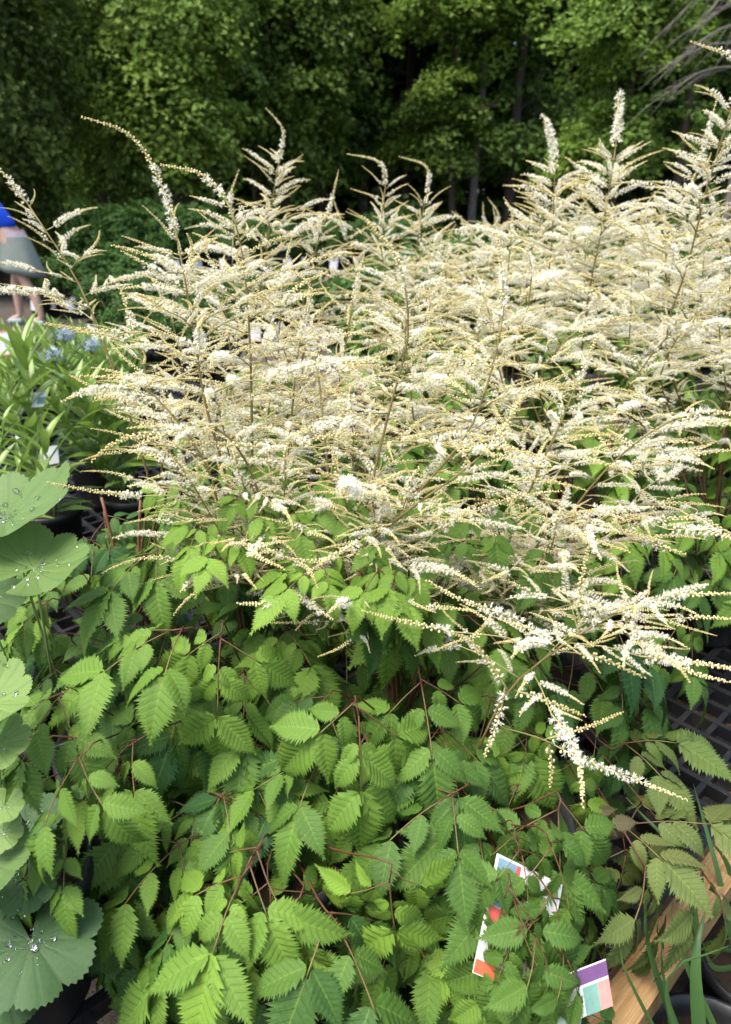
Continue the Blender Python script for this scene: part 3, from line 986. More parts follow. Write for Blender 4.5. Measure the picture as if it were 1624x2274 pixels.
hero(Cp, (1570, 1950, .73), (1630, 2050, .71), 2, 1.05, .5, .35)
hero(Xp, (600, 1975, .60), (615, 2090, .57), 5, .95, .5)
hero(Yp, (1240, 1800, .70), (1235, 1890, .66), 3, .95, .35)
hero(Yp, (1160, 1900, .63), (1190, 1985, .6), 0, .75, .3)
hero(Yp, (1150, 2070, .575), (1110, 2150, .55), 7, .7, .35)
hero(Yp, (1190, 2080, .56), (1270, 2190, .535), 6, .85, .4)
hero(Yp, (1260, 2130, .56), (1330, 2230, .54), 8, .7, .4)
hero(Zp, (170, 1690, .64), (110, 1770, .615), 4, .95, .5)
hero(Zp, (120, 1560, .72), (60, 1630, .68), 1, .9, .45)
hero(Xp, (450, 2090, .60), (380, 2140, .58), 6, 1.0, .5)
hero(Zp, (130, 1880, .64), (60, 1930, .62), 8, .85, .62)
hero(Dp, (420, 1120, 1.05), (330, 1180, 1.0), 1, 1.0, .5)
hero(Dp, (330, 1230, .95), (230, 1290, .9), 3, 1.0, .4)
hero(Bp, (500, 1180, .92), (470, 1210, .88), 9, .6, .9)
for j_, (u, v, Y, tone) in enumerate([(455, 1150, .93, .85), (560, 1080, .95, .8), (650, 1120, .94, .75), (890, 1250, .86, .8), (690, 1200, .9, .8), (830, 1120, .93, .6), (1000, 1180, .93, .5), (930, 1090, .97, .55), (400, 1060, 1.05, .7), (740, 1060, .98, .6), (1080, 1120, .96, .5), (600, 1010, 1.05, .6)]):
    hero(Bp if u > 650 else A, (u, v, Y), (u + (-40, 35, 10)[j_ % 3], v + 55, Y - .05), j_, .62, tone)
hero(Cp, (1230, 1210, .95), (1310, 1290, .9), 5, .9, .3)
hero(G, (1380, 1150, 1.25), (1500, 1200, 1.2), 7, 1.0, .7)
hero(G, (1480, 1420, 1.12), (1560, 1490, 1.08), 4, 1.0, .3)

# ------------------------------------------------------------------ lady's mantle
def mantle_leaf_mesh(seed, lobes=9, cup=0.25, teeth=7):
    rg = random.Random(seed)
    k = MB()
    span = R(330)
    vs = [(0, 0, 0)]; uv = [(0.5, 0)]
    fs = []
    nper = teeth * 2 + 2
    rings = [.25, .5, .75, 1.0]
    n = lobes * nper
    prev = None
    for ri, q in enumerate(rings):
        cur = []
        for i in range(n + 1):
            a = -span / 2 + span * i / n
            lp = (i % nper) / nper
            lobe = math.sin(math.pi * lp) ** .55
            r = (.84 + .16 * lobe + .06 * math.sin(a * 2 + seed * 2)) if q > .9 else q * (1 - .08 * (1 - lobe) * q)
            if q > .9:
                r = q * r + (.028 if i % 2 else -.012)
            z = cup * r * r * .9 + .045 * r * (lobe - .6) + .09 * math.sin(a * 2.5 + seed * 1.7) * r * r + .05 * math.sin(a * 5 + seed) * r ** 3
            vs.append((r * math.cos(a), r * math.sin(a), z)); uv.append((lobes * i / n, q))
            cur.append(len(vs) - 1)
        for i in range(n):
            if prev is None: fs.append((0, cur[i], cur[i + 1]))
            else: fs.append((prev[i], cur[i], cur[i + 1], prev[i + 1]))
        prev = cur
    k.add(vs, fs, (1, 1, 1), uv)
    return k.mesh('lobed_leaf', M_MANTLE), vs


MANTLE = [mantle_leaf_mesh(i, 9 if i % 2 else 7, [.1, .35, -.15, .25][i]) for i in range(4)]


def droplets(seed, verts, n):
    rg = random.Random(seed)
    k = MB()
    for _ in range(n):
        v = rg.choice(verts[1:]); q = rg.uniform(.1, .95)
        r = rg.choice((.010, .010, .012, .015, .02, .028, .045)) * rg.uniform(.7, 1.1)
        a = v[0] * q + rg.uniform(-.05, .05); b_ = v[1] * q + rg.uniform(-.05, .05)
        z = v[2] * q * q + r * .55
        sg = 7
        prof = [(0, -.75), (.8, -.55), (1, 0), (.75, .55), (.35, .82), (0.0, .9)]
        vs = []; fs = []
        for i, (pr, pz) in enumerate(prof):
            for j in range(sg):
                an = 2 * math.pi * j / sg
                vs.append((a + pr * r * math.cos(an), b_ + pr * r * math.sin(an), z + pz * r * .8))
        for i in range(len(prof) - 1):
            for j in range(sg):
                fs.append((i * sg + j, i * sg + (j + 1) % sg, (i + 1) * sg + (j + 1) % sg, (i + 1) * sg + j))
        k.add(vs, fs)
    return k.mesh('water_drops', M_DROP)


DROPS = [droplets(i, MANTLE[i][1], 75) for i in range(4)]


def mantle_plant(label, loc, leaves):
    root = thing('ladys_mantle_plant', label, 'plant', loc, 0, 'lobed leaved potted plants with water beads')
    ob('pot', POT, root); ob('soil', SOIL, root)
    l = Vector(loc)
    for i, (u, v, Y, rad, az_, tilt, side, var, tone, drops) in enumerate(leaves):
        c = P(u, v, Y) - l
        nrm = Vector((math.sin(R(side)), -math.sin(R(tilt)), math.cos(R(tilt)))).normalized()
        xd = Vector((math.cos(R(az_)), math.sin(R(az_)), 0)); xd = (xd - nrm * xd.dot(nrm)).normalized()
        m = frame(c, xd, nrm, s=rad)
        lf = ob('lobed_leaf', MANTLE[var][0], root, m, color=(tone, 0, 1, 1))
        if drops: ob('water_drops', DROPS[var], lf, kind='stuff')
        k = MB()
        base = Vector((.03 * math.cos(i * 2), .03 * math.sin(i * 2), .19))
        k.tube(catmull([base, base.lerp(c, .5) + Vector((0, 0, -.03)), c - nrm * .02, c], 12), .0021, 6, (.2, .28, .09), (.26, .36, .12))
        ob('leaf_stalk', k.mesh('leaf_stalk', M_STEM), root)
    return root


mantle_plant('lobed leaved plant with broad water beaded leaves at knee height', (-0.56, 1.02, BZ), [
    (10, 1150, .96, .105, 30, 8, -6, 1, .50, True), (75, 1262, .88, .082, 70, 6, 4, 3, .58, True),
    (-40, 1330, .95, .07, 10, 8, 0, 2, .3, True)])
mantle_plant('lobed leaved plant with dark drooping leaf over the black pot', (-0.50, 0.66, BZ), [
    (-25, 1560, .66, .055, -50, 18, 0, 1, .85, True), (-10, 1650, .64, .04, -80, 20, 10, 3, .8, True),
    (-35, 1910, .60, .06, -40, 20, 0, 1, .45, True), (70, 2090, .565, .078, -60, 6, 8, 2, .10, True),
    (10, 1790, .62, .024, -90, 20, 0, 0, .9, True), (5, 1850, .61, .024, -40, 20, 0, 2, .85, True),
    (60, 1830, .72, .05, -30, 12, 0, 0, .08, True),
    (10, 2200, .55, .055, -120, 10, 0, 0, .08, True), (60, 1960, .62, .045, -60, 15, 0, 3, .2, True)])

# ------------------------------------------------------------------ narrow leaved star flower plants
def lance_mesh(seed, bend, w_=.16):
    k = MB(); n = 7
    vs = []; fs = []
    for i in range(n + 1):
        t = i / n
        hw_ = w_ / 2 * math.sin(math.pi * min(1, .06 + .94 * t) ** .75) if i < n else 0.002
        a = bend * t
        X = math.sin(a) / bend; Z = -(1 - math.cos(a)) / bend
        for s in (-1, 0, 1):
            vs.append((X, s * hw_, Z + abs(s) * hw_ * .5))
    for i in range(n):
        for j in range(2):
            fs.append((i * 3 + j, (i + 1) * 3 + j, (i + 1) * 3 + j + 1, i * 3 + j + 1))
    k.add(vs, fs)
    return k.mesh('leaf', M_STAR)


LANCE = [lance_mesh(i, .12 + .15 * i, .16 + .03 * (i % 3)) for i in range(5)]
SPOT = pot_mesh(.095, .19, 'pot'); SSOIL = soil_mesh(.095, .19)


def star_flower_mesh(seed):
    rg = random.Random(seed); k = MB()
    for i in range(34):
        th = rg.uniform(0, 6.28); el = math.asin(rg.uniform(-.35, 1))
        nrm = Vector((math.cos(th) * math.cos(el), math.sin(th) * math.cos(el), math.sin(el)))
        c = nrm * .03 * rg.uniform(.7, 1.15)
        x = nrm.orthogonal().normalized(); y = nrm.cross(x)
        for q in range(5):
            a = q * 1.2566 + i
            d = x * math.cos(a) + y * math.sin(a); s = -x * math.sin(a) + y * math.cos(a)
            cc = (.42, .52, .68) if rg.random() < .7 else (.56, .64, .76)
            k.add([c, c + d * .005 + s * .0022, c + d * .012 + nrm * .002, c + d * .005 - s * .0022], [(0, 1, 2, 3)], cc)
        k.tube([Vector((0, 0, -.02)), c], .0007, 3, (.2, .26, .14), cap=False)
    return k.mesh('flower_cluster', M_FLOWER)


STARFL = star_flower_mesh(4)


def star_plant(label, x, y, stems, seed, flowers=(), tag=False, z0=BZ, tone=.5):
    root = thing('narrow_leaved_plant', label, 'plant', (x, y, z0), 0, 'narrow leaved potted plants')
    ob('pot', SPOT, root); ob('soil', SSOIL, root)
    rg = random.Random(seed); off = Vector((x, y, z0))
    for i, (tp, nl, ll) in enumerate(stems):
        b0 = Vector((rg.uniform(-.05, .05), rg.uniform(-.05, .05), .16)); e = tp - off
        mid = b0.lerp(e, .5) + Vector((rg.uniform(-.02, .02), rg.uniform(-.02, .02), 0))
        pts = catmull([b0, mid, e], 20)
        k = MB(); k.tube(pts, np.linspace(.0035, .0015, 21).tolist(), 5, (.12, .18, .05), (.24, .34, .08))
        st = ob('stem', k.mesh('stem', M_STEM), root)
        for j in range(nl):
            q = .12 + .88 * (j / max(1, nl - 1)) ** .8
            o = pts[min(20, int(q * 20))]
            a = j * 2.399 + rg.uniform(-.3, .3)
            up = .35 + 1.6 * q ** 2 + rg.uniform(-.15, .3)
            d = Vector((math.cos(a), math.sin(a), up))
            s = ll * (1 - .4 * q ** 4) * rg.uniform(.8, 1.15)
            ob('leaf', LANCE[rg.randrange(5)], st, frame(o, d, s=s, roll=rg.uniform(-.3, .3)), color=(min(1, max(0, tone - .25 + .5 * q + rg.uniform(-.15, .2))), 0, 1, 1))
        if i in flowers: ob('flower_cluster', STARFL, st, Matrix.Translation(e) @ Matrix.Scale(1.15, 4))
    return root


def st(u, v, Y, nl=24, ll=.17): return (P(u, v, Y), nl, ll)


star_plant('narrow leaved plant with bright upright tip beside the white card', -0.98, 2.0, [st(55, 760, 2.0, 30, .2), st(-40, 800, 2.0), st(10, 840, 1.95, 24, .12), st(90, 960, 1.9, 14)], 41)
star_plant('narrow leaved plant with yellow green tip among the cream sprays', -0.76, 2.12, [st(170, 850, 2.1, 30, .2), st(210, 900, 2.15, 20), st(120, 900, 2.05, 20), st(270, 880, 2.2, 20)], 42, tone=.7)
star_plant('narrow leaved plant with pale blue starry flower heads', -1.02, 2.5, [st(140, 745, 2.5), st(115, 790, 2.45), st(200, 770, 2.5), st(85, 800, 2.5), st(235, 800, 2.5)], 43, flowers=(0, 1, 2))
star_plant('narrow leaved plant in front of the weathered timber rail', -1.05, 1.72, [st(60, 1000, 1.7, 18, .12), st(10, 940, 1.72, 20, .12), st(100, 1060, 1.68, 16)], 44, tone=.4)
for i, (u, v, Y) in enumerate([(10, 735, 3.5), (60, 722, 3.6), (110, 718, 3.7), (160, 722, 3.6), (215, 728, 3.5), (30, 765, 3.2), (240, 760, 3.1), (185, 760, 3.2), (290, 740, 3.4)]):
    c = P(u, v, Y)
    star_plant('narrow leaved plant in the bright green bed by the gravel', c.x, c.y, [st(u + d, v + e, Y + f, 16, .12) for d, e, f in ((0, 0, 0), (-22, 12, .05), (24, 10, -.05), (10, 22, -.12), (-14, 24, -.12))], 60 + i, tone=.45)

# ------------------------------------------------------------------ cards and tags
def card(name, label, cat, corners, thick=.0012, bands=(), group=None, stake=None, border=None):
    """flat printed card from its corner points (top left, top right, bottom left)"""
    a, b_, c = corners
    ux = (b_ - a); uy = (c - a); n = ux.cross(uy).normalized()
    if n.y > 0: n = -n
    root = thing(name, label, cat, tuple(c), 0, group)
    off = -Vector(c)
    k = MB()
    f = [a, b_, b_ + uy, c]
    k.add([p + off for p in f] + [p + off - n * thick for p in f], [(0, 1, 2, 3), (7, 6, 5, 4), (0, 4, 5, 1), (1, 5, 6, 2), (2, 6, 7, 3), (3, 7, 4, 0)])
    ob('card_sheet', k.mesh('card_sheet', M_WHITE, False), root)
    for nm, x0, y0, x1, y1, col in bands:
        k = MB()
        q = [a + ux * x0 + uy * y0, a + ux * x1 + uy * y0, a + ux * x1 + uy * y1, a + ux * x0 + uy * y1]
        k.add([p + off + n * .0008 for p in q], [(0, 1, 2, 3)], col)
        ob(nm, k.mesh(nm, M_PRINT, False), root)
    if stake is not None:
        k = MB(); s0 = (c + b_ + uy) / 2 - n * .002
        k.tube([s0 - uy * .2 + off, s0 + off + Vector((0, 0, -stake))], .0022, 6, (.3, .3, .3))
        ob('stake', k.mesh('stake', M_STEM), root)
    return root


CORAL = (.62, .12, .11); PURP = (.15, .07, .19); TEAL = (.16, .32, .27)
card('plant_label', 'white care card with coral bands and grey blue picture under serrated leaves', 'label',
     (P(1105, 1895, .64), P(1250, 1965, .64), P(1050, 2160, .56)), bands=[
         ('picture_panel', .03, .02, .30, .42, (.20, .33, .42)), ('colour_band', .03, .425, .36, .55, CORAL), ('colour_band', .305, .02, .36, .42, CORAL), ('colour_band', 0.0, .88, .62, .99, (.7, .16, .08)), ('picture_panel', .55, .45, .72, .75, (.45, .47, .52))], stake=.12)
card('plant_label', 'small care card with purple band and pink green picture beside the timber', 'label',
     (P(1215, 2180, .56), P(1345, 2130, .58), P(1230, 2285, .53)), bands=[
         ('colour_band', .0, .02, 1.0, .34, PURP), ('picture_panel', .55, .40, .80, 1.0, TEAL), ('picture_panel', .80, .40, 1.0, 1.0, (.55, .25, .22)), ('picture_panel', .05, .40, .52, 1.0, (.5, .62, .5))], stake=.1)
card('price_sign', 'white price sign with orange border above the narrow leaves', 'sign',
     (P(-60, 742, 2.3), P(31, 732, 2.3), P(-55, 797, 2.3)), bands=[
         ('border_strip', 0, 0, 1, .05, (.75, .25, .07)), ('border_strip', 0, .95, 1, 1, (.75, .25, .07)), ('border_strip', .965, .05, 1, .95, (.75, .25, .07))], stake=.45)
card('plant_tag', 'grey and teal plant tag between narrow leaves', 'tag', (P(76, 872, 2.02), P(103, 870, 2.02), P(70, 905, 2.0)), bands=[('picture_panel', .4, .35, 1, .8, TEAL)], stake=.3)
card('plant_tag', 'white pot tag low among leaves by the weathered rail', 'tag', (P(88, 995, 1.95), P(128, 988, 1.95), P(92, 1035, 1.93)), stake=.15)
card('plant_tag', 'white strip tag on the black pot by the weathered rail', 'tag', (P(22, 925, 2.1), P(38, 920, 2.1), P(36, 975, 2.08)), stake=.1)

# ------------------------------------------------------------------ strap leaved plants on the ground
def strap_leaf(seed, pts, w_):
    rg = random.Random(seed); k = MB(); n = 14
    p = catmull(pts, n); vs = []; fs = []
    for i in range(n + 1):
        t = i / n
        d = (p[min(n, i + 1)] - p[max(0, i - 1)]).normalized()
        s = d.cross(Vector((math.sin(seed), -1, .4))).normalized()
        nn = s.cross(d)
        h = w_ / 2 * (1 - t ** 4) * (.75 + .25 * math.sin(t * 3)) + .0004
        vs += [p[i] - s * h, p[i] + nn * h * .3, p[i] + s * h]
    for i in range(n):
        for j in range(2): fs.append((i * 3 + j, i * 3 + j + 1, (i + 1) * 3 + j + 1, (i + 1) * 3 + j))
    k.add(vs, fs)
    return k.mesh('strap_leaf', M_STRAP)


def strap_plant(label, x, y, seed, specs, tone=.4):
    root = thing('strap_leaved_plant', label, 'plant', (x, y, 0), 0, 'strap leaved potted plants on the ground')
    ob('pot', POT, root); ob('soil', SOIL, root)
    rg = random.Random(seed); off = Vector((x, y, 0))
    for i, (a, b_, w_) in enumerate(specs):
        base = Vector((rg.uniform(-.05, .05), rg.uniform(-.05, .05), .19))
        pts = [base, P(*a) - off, P(*b_) - off]
        ob('strap_leaf', strap_leaf(seed + i, pts, w_ * .75), root, color=(tone + rg.uniform(-.2, .2), 0, 1, 1))
    return root


strap_plant('strap leaved plant whose long blades cross the pale timber', 0.56, 0.66, 71, [
    ((1440, 2100, .68), (1450, 1890, .74), .020), ((1500, 2080, .70), (1500, 1990, .74), .014), ((1545, 2150, .68), (1570, 2010, .74), .028),
    ((1400, 2180, .64), (1375, 2090, .66), .012), ((1530, 1960, .76), (1390, 1770, .86), .017), ((1480, 2190, .62), (1620, 2100, .64), .014), ((1470, 2140, .66), (1480, 2050, .7), .016)])
strap_plant('strap leaved plant with dark arching blades at the bench corner', 0.74, 0.86, 72, [
    ((1600, 1960, .86), (1540, 1740, .95), .016), ((1620, 1930, .88), (1560, 1850, .9), .018), ((1640, 1900, .9), (1660, 1700, .95), .018), ((1570, 2100, .8), (1640, 2080, .76), .014), ((1590, 2150, .75), (1560, 2090, .72), .014)], .3)
for i, (x, y) in enumerate([(0.74, 0.52), (0.98, 0.72)]):
    r_ = thing('low_leafy_plant', 'low pale leaved plant on the dark ground under the blades', 'plant', (x, y, 0), 0, 'low leafy plants under the blades')
    ob('pot', POT, r_); ob('soil', SOIL, r_)
    rg = random.Random(80 + i)
    for j in range(26):
        a = j * 2.4; d = Vector((math.cos(a), math.sin(a), rg.uniform(.1, 1.2)))
        ob('leaf', LANCE[j % 5], r_, frame(Vector((math.cos(a) * .05, math.sin(a) * .05, .19 + .12 * rg.random())), d, s=rg.uniform(.09, .14)), color=(rg.uniform(.2, .5), 0, 1, 1))

# ------------------------------------------------------------------ trees
def leaves_np(rng, centres, normals, sizes, per, leaf, col_a, col_b, flat=.3, curl=.25):
    """sprays of leaf shaped quads around given centres; flattened discs facing the given normals"""
    n = len(centres)
    c = np.repeat(centres, per, 0); nr = np.repeat(normals, per, 0); sz = np.repeat(sizes, per)
    N_ = len(c)
    ref = np.array([[0.13, 0.27, 0.95]]) + rng.normal(0, .05, (N_, 3))
    t1 = np.cross(nr, ref); 
    bad = np.linalg.norm(t1, axis=1) < .05
    t1[bad] = [1, 0, 0]
    t1 /= np.linalg.norm(t1, axis=1)[:, None]
    t2 = np.cross(nr, t1)
    a = rng.uniform(0, 2 * np.pi, N_); rr = np.sqrt(rng.uniform(0, 1, N_)) * sz
    pos = c + t1 * (rr * np.cos(a))[:, None] + t2 * (rr * np.sin(a))[:, None] + nr * (rng.normal(0, flat, N_) * sz * .5)[:, None]
    pos[:, 2] -= (rr ** 2) / np.maximum(sz, .01) * .25
    ln = nr + rng.normal(0, .38, (N_, 3)); ln /= np.linalg.norm(ln, axis=1)[:, None]
    d = np.cross(ln, rng.normal(0, 1, (N_, 3))); d /= np.linalg.norm(d, axis=1)[:, None]
    s = np.cross(ln, d)
    L = (leaf * rng.uniform(.65, 1.3, N_))[:, None]
    v = np.empty((N_, 4, 3))
    v[:, 0] = pos - d * L * .5
    v[:, 1] = pos + s * L * .38 + ln * L * curl * .4
    v[:, 2] = pos + d * L * .5 - ln * L * curl
    v[:, 3] = pos - s * L * .38 + ln * L * curl * .4
    q = rng.uniform(0, 1, (N_, 1)) * .35 + np.repeat(rng.uniform(0, 1, (n, 1)), per, 0) * .65
    col = np.array(col_a) * (1 - q) + np.array(col_b) * q
    return v.reshape(-1, 3), np.arange(N_ * 4).reshape(-1, 4), np.repeat(col, 4, 0)


def crown_points(rng, n, cen, ext, shell=.45):
    d = rng.normal(0, 1, (n, 3)); d /= np.linalg.norm(d, axis=1)[:, None]
    r = rng.uniform(shell ** 3, 1, n) ** (1 / 3)
    # uneven outline
    w_ = 1 + .18 * np.sin(d[:, 0] * 5 + 1) + .16 * np.sin(d[:, 2] * 7 + d[:, 1] * 4)
    p = np.array(cen) + d * (r * w_)[:, None] * np.array(ext)
    return p, d


def tree_mesh_crown(seed, n, cen, ext, per, leaf, ca, cb, spray=.55, upw=1.2, shell=.45, flat=.3):
    rng = np.random.default_rng(seed)
    p, d = crown_points(rng, n, cen, ext, shell)
    nrm = d * .7 + np.array([0, 0, upw]) + rng.normal(0, .2, (n, 3)); nrm /= np.linalg.norm(nrm, axis=1)[:, None]
    v, q, c = leaves_np(rng, p, nrm, spray * rng.uniform(.6, 1.3, n), per, leaf, ca, cb, flat)
    return np_mesh('crown', v, q, c, M_TREELEAF)


def trunk_mesh(seed, h, r, lean=0.0, limbs=7, lim_from=.25, spread=1.6, col=(.075, .06, .048), col2=None):
    rg = random.Random(seed); k = MB()
    pts = [Vector((0, 0, -.1))]
    x = y = 0
    for i in range(1, 9):
        x += rg.uniform(-.1, .1) + lean * .2; y += rg.uniform(-.08, .08)
        pts.append(Vector((x, y, h * i / 8)))
    k.tube(catmull(pts, 24), np.linspace(r * 1.15, r * .3, 25).tolist(), 9, col, col2 or col)
    for i in range(limbs):
        q = lim_from + (.95 - lim_from) * i / limbs
        o = catmull(pts, 24)[int(q * 24)]
        a = i * 2.4 + rg.random(); L = spread * rg.uniform(.6, 1.1) * (1.1 - .4 * q)
        e = o + Vector((math.cos(a) * L, math.sin(a) * L, L * rg.uniform(.05, .6)))
        m_ = o.lerp(e, .5) + Vector((rg.uniform(-.1, .1), rg.uniform(-.1, .1), rg.uniform(-.1, .15)))
        bp = catmull([o, m_, e], 8)
        k.tube(bp, np.linspace(r * .36, r * .08, 9).tolist(), 6, col, col2 or col)
        for s in range(3):
            e2 = bp[3 + s * 2] + Vector((rg.uniform(-.6, .6), rg.uniform(-.6, .6), rg.uniform(-.1, .4)))
            k.tube([bp[3 + s * 2], bp[3 + s * 2].lerp(e2, .5) + Vector((0, 0, .08)), e2], [r * .13, r * .08, r * .04], 4, col)
    return k.mesh('trunk', M_BARK)


def tree(name, label, u, Y, seed, h, r, crowns, cat='tree', group=None, lean=0, **tk):
    c = P(u, 600, Y)
    root = thing(name, label, cat, (c.x, Y, 0.0), 0, group)
    ob('trunk', trunk_mesh(seed, h, r, lean, **tk), root)
    for i, kw in enumerate(crowns):
        ob('crown', tree_mesh_crown(seed * 10 + i, **kw), root)
    return root


DK = (.035, .08, .015); MD = (.09, .17, .028); LT = (.22, .34, .05); YL = (.15, .25, .03)
# dense hedge-like tree on the left
tree('hornbeam_tree', 'dense dark green tree with tiered leaves at the clearing edge', 20, 13.0, 3, 6.5, .16,
     [dict(n=700, cen=(-.5, 0, 3.6), ext=(2.2, 1.8, 3.3), per=60, leaf=.105, ca=(.032, .065, .011), cb=(.14, .20, .03), spray=.42, upw=.5, shell=.75)], limbs=9, spread=1.2)
tree('maple_tree', 'pale green maple with layered crown beside the dense dark tree', 410, 16.0, 5, 8.0, .15,
     [dict(n=300, cen=(-.3, 0, 5.4), ext=(2.5, 1.8, 2.7), per=110, leaf=.11, ca=(.12, .21, .035), cb=(.27, .40, .065), spray=.6, upw=1.0, shell=.55),
      dict(n=120, cen=(.1, -.8, 3.1), ext=(1.5, 1.0, 1.3), per=110, leaf=.11, ca=(.12, .21, .035), cb=(.27, .40, .065), spray=.5, upw=1.0, shell=.4)], limbs=9)
tree('maple_tree', 'mid green tree reaching behind the pale maple', 250, 18.5, 6, 9.0, .17,
     [dict(n=330, cen=(0, 0, 5.2), ext=(2.4, 1.8, 4.2), per=90, leaf=.125, ca=MD, cb=LT, spray=.6, upw=.9)])
tree('maple_tree', 'green tree leaning over the gap right of the pale maple', 640, 19.0, 7, 9.0, .14,
     [dict(n=260, cen=(0, -.6, 5.0), ext=(2.4, 1.6, 3.0), per=90, leaf=.125, ca=DK, cb=LT, spray=.62, upw=1.1, shell=.3)])
tree('maple_sapling', 'bright sapling with sweeping leafy sprays behind the twin spires', 1360, 15.5, 8, 5.5, .07,
     [dict(n=70, cen=(-.3, -.2, 4.6), ext=(1.6, 1.0, .9), per=110, leaf=.105, ca=MD, cb=LT, spray=.5, upw=1.2, shell=.2),
      dict(n=45, cen=(-.6, -.3, 2.6), ext=(1.0, .8, .8), per=110, leaf=.105, ca=MD, cb=LT, spray=.45, upw=1.2, shell=.2)], limbs=8, spread=1.3)
tree('maple_sapling', 'slender sapling with drooping fresh leaves in the wood', 1000, 19.5, 9, 8.0, .09,
     [dict(n=120, cen=(.2, -.2, 6.2), ext=(2.0, 1.3, 1.6), per=90, leaf=.115, ca=MD, cb=LT, spray=.55, upw=1.2, shell=.2),
      dict(n=60, cen=(-.3, -.2, 3.2), ext=(1.6, 1.0, 1.2), per=90, leaf=.115, ca=DK, cb=LT, spray=.5, upw=1.2, shell=.2)])
tree('birch_tree', 'pale barked birch in the shade of the wood', 1040, 21.0, 10, 9.0, .11,
     [dict(n=80, cen=(0, 0, 7.5), ext=(1.5, 1.2, 1.5), per=40, leaf=.13, ca=MD, cb=LT, spray=.5, shell=.2)], col=(.30, .28, .27), col2=(.36, .33, .31), limbs=4, spread=1.0)
WL = ['tall dark trunk next to the leaning green tree beyond the pale maple', 'tall trunk just behind the first dark trunk past the pale maple', 'tall trunk standing alone behind the hooked plumes', 'straight dark trunk right beside the pale birch',
      'slimmer dark trunk doubled with the straight one by the birch', 'far trunk seen above the left white tipped spire', 'far slim trunk between the two white tipped spires', 'trunk hidden behind the pale maple crown', 'thick far trunk in the deep shade before the birch', 'trunk behind the bright sapling', 'thick trunk under the grey leafless twigs']
for i, (u, Y, r, hh) in enumerate([(718, 20.5, .12, 11), (745, 22.5, .14, 12), (812, 21.5, .13, 11), (1120, 20.0, .14, 11), (1155, 20.8, .12, 11), (1215, 23.0, .13, 12), (1255, 23.5, .12, 12), (580, 22.0, .12, 11), (900, 24.0, .15, 12), (1480, 21.0, .13, 11), (1600, 22.5, .15, 12)]):
    tree('woodland_tree', WL[i], u, Y, 30 + i, hh, r,
         [dict(n=150, cen=(0, 0, hh * .68), ext=(2.0, 1.8, hh * .24), per=60, leaf=.15, ca=DK, cb=(.12, .22, .035), spray=.6, upw=1.1, shell=.2),
          dict(n=30, cen=(rg.uniform(-.5, .5), -.3, hh * .30), ext=(1.5, 1.2, 1.2), per=60, leaf=.14, ca=DK, cb=(.15, .26, .04), spray=.5, upw=1.2, shell=.1)],
         group='tall trunked trees in the wood', lean=random.Random(i).uniform(-.25, .25), limbs=6, lim_from=.35)
# dead branches at the upper right
c = P(1500, 200, 12.5)
dt = thing('dead_tree', 'leafless grey tree with fine drooping twigs at the wood edge', 'tree', (c.x + 1.1, 12.5, 0))
rg = random.Random(77); k = MB()
k.tube(catmull([Vector((0, 0, -.1)), Vector((.05, 0, 2)), Vector((0, .05, 4.2)), Vector((-.15, 0, 5.6))], 16), np.linspace(.07, .03, 17).tolist(), 8, (.16, .145, .13))
ob('trunk', k.mesh('trunk', M_BARK), dt)
for i in range(7):
    k = MB()
    o = Vector((-.05, 0, 3.4 + i * .28)); L = rg.uniform(.8, 1.5)
    e = o + Vector((-L, rg.uniform(-.3, .2), -L * rg.uniform(.2, .75)))
    bp = catmull([o, o.lerp(e, .5) + Vector((0, 0, .16)), e], 12)
    k.tube(bp, np.linspace(.018, .004, 13).tolist(), 5, (.17, .155, .14))
    for s in range(9):
        q = bp[2 + s]; d = (e - o).normalized() * rg.uniform(.3, .6) + Vector((rg.uniform(-.15, .15), rg.uniform(-.15, .15), rg.uniform(-.35, .1)))
        tp = catmull([q, q + d * .5 + Vector((0, 0, .04)), q + d], 5)
        k.tube(tp, [.006, .005, .004, .0035, .003, .002], 4, (.19, .175, .16))
    ob('branch', k.mesh('branch', M_BARK), dt)
# the dark wood behind, read as one mass
rng = np.random.default_rng(5)
n = 3900
cx = rng.uniform(-19, 19, n); cy = 25 + rng.uniform(0, 5, n) + .01 * cx ** 2; cz = rng.uniform(.2, 13, n)
nr = np.stack([rng.normal(0, .3, n), -.45 + rng.normal(0, .3, n), np.ones(n)], 1); nr /= np.linalg.norm(nr, axis=1)[:, None]
v, q, cc = leaves_np(rng, np.stack([cx, cy, cz], 1), nr, rng.uniform(.6, 1.2, n), 34, .45, (.02, .055, .011), (.085, .165, .026), .5)
o = ob('woodland', np_mesh('woodland', v, q, cc, M_TREELEAF), kind='stuff')
o['label'] = 'deep green wood closing off the view behind the trunks'; o['category'] = 'wood'
# leafy undergrowth at the foot of the wood
n = 900
cx = rng.uniform(-9, 12, n); cy = rng.uniform(16.5, 21, n); cz = rng.uniform(.15, 1.5, n) * (.6 + .4 * np.sin(cx * 1.7))
nr = np.stack([rng.normal(0, .3, n), -.3 + rng.normal(0, .3, n), np.ones(n)], 1); nr /= np.linalg.norm(nr, axis=1)[:, None]
v, q, cc = leaves_np(rng, np.stack([cx, cy, np.abs(cz)], 1), nr, rng.uniform(.35, .7, n), 40, .14, (.02, .055, .01), (.07, .15, .022), .5)
o = ob('undergrowth', np_mesh('undergrowth', v, q, cc, M_TREELEAF), kind='stuff')
o['label'] = 'low dark undergrowth along the foot of the wood'; o['category'] = 'undergrowth'

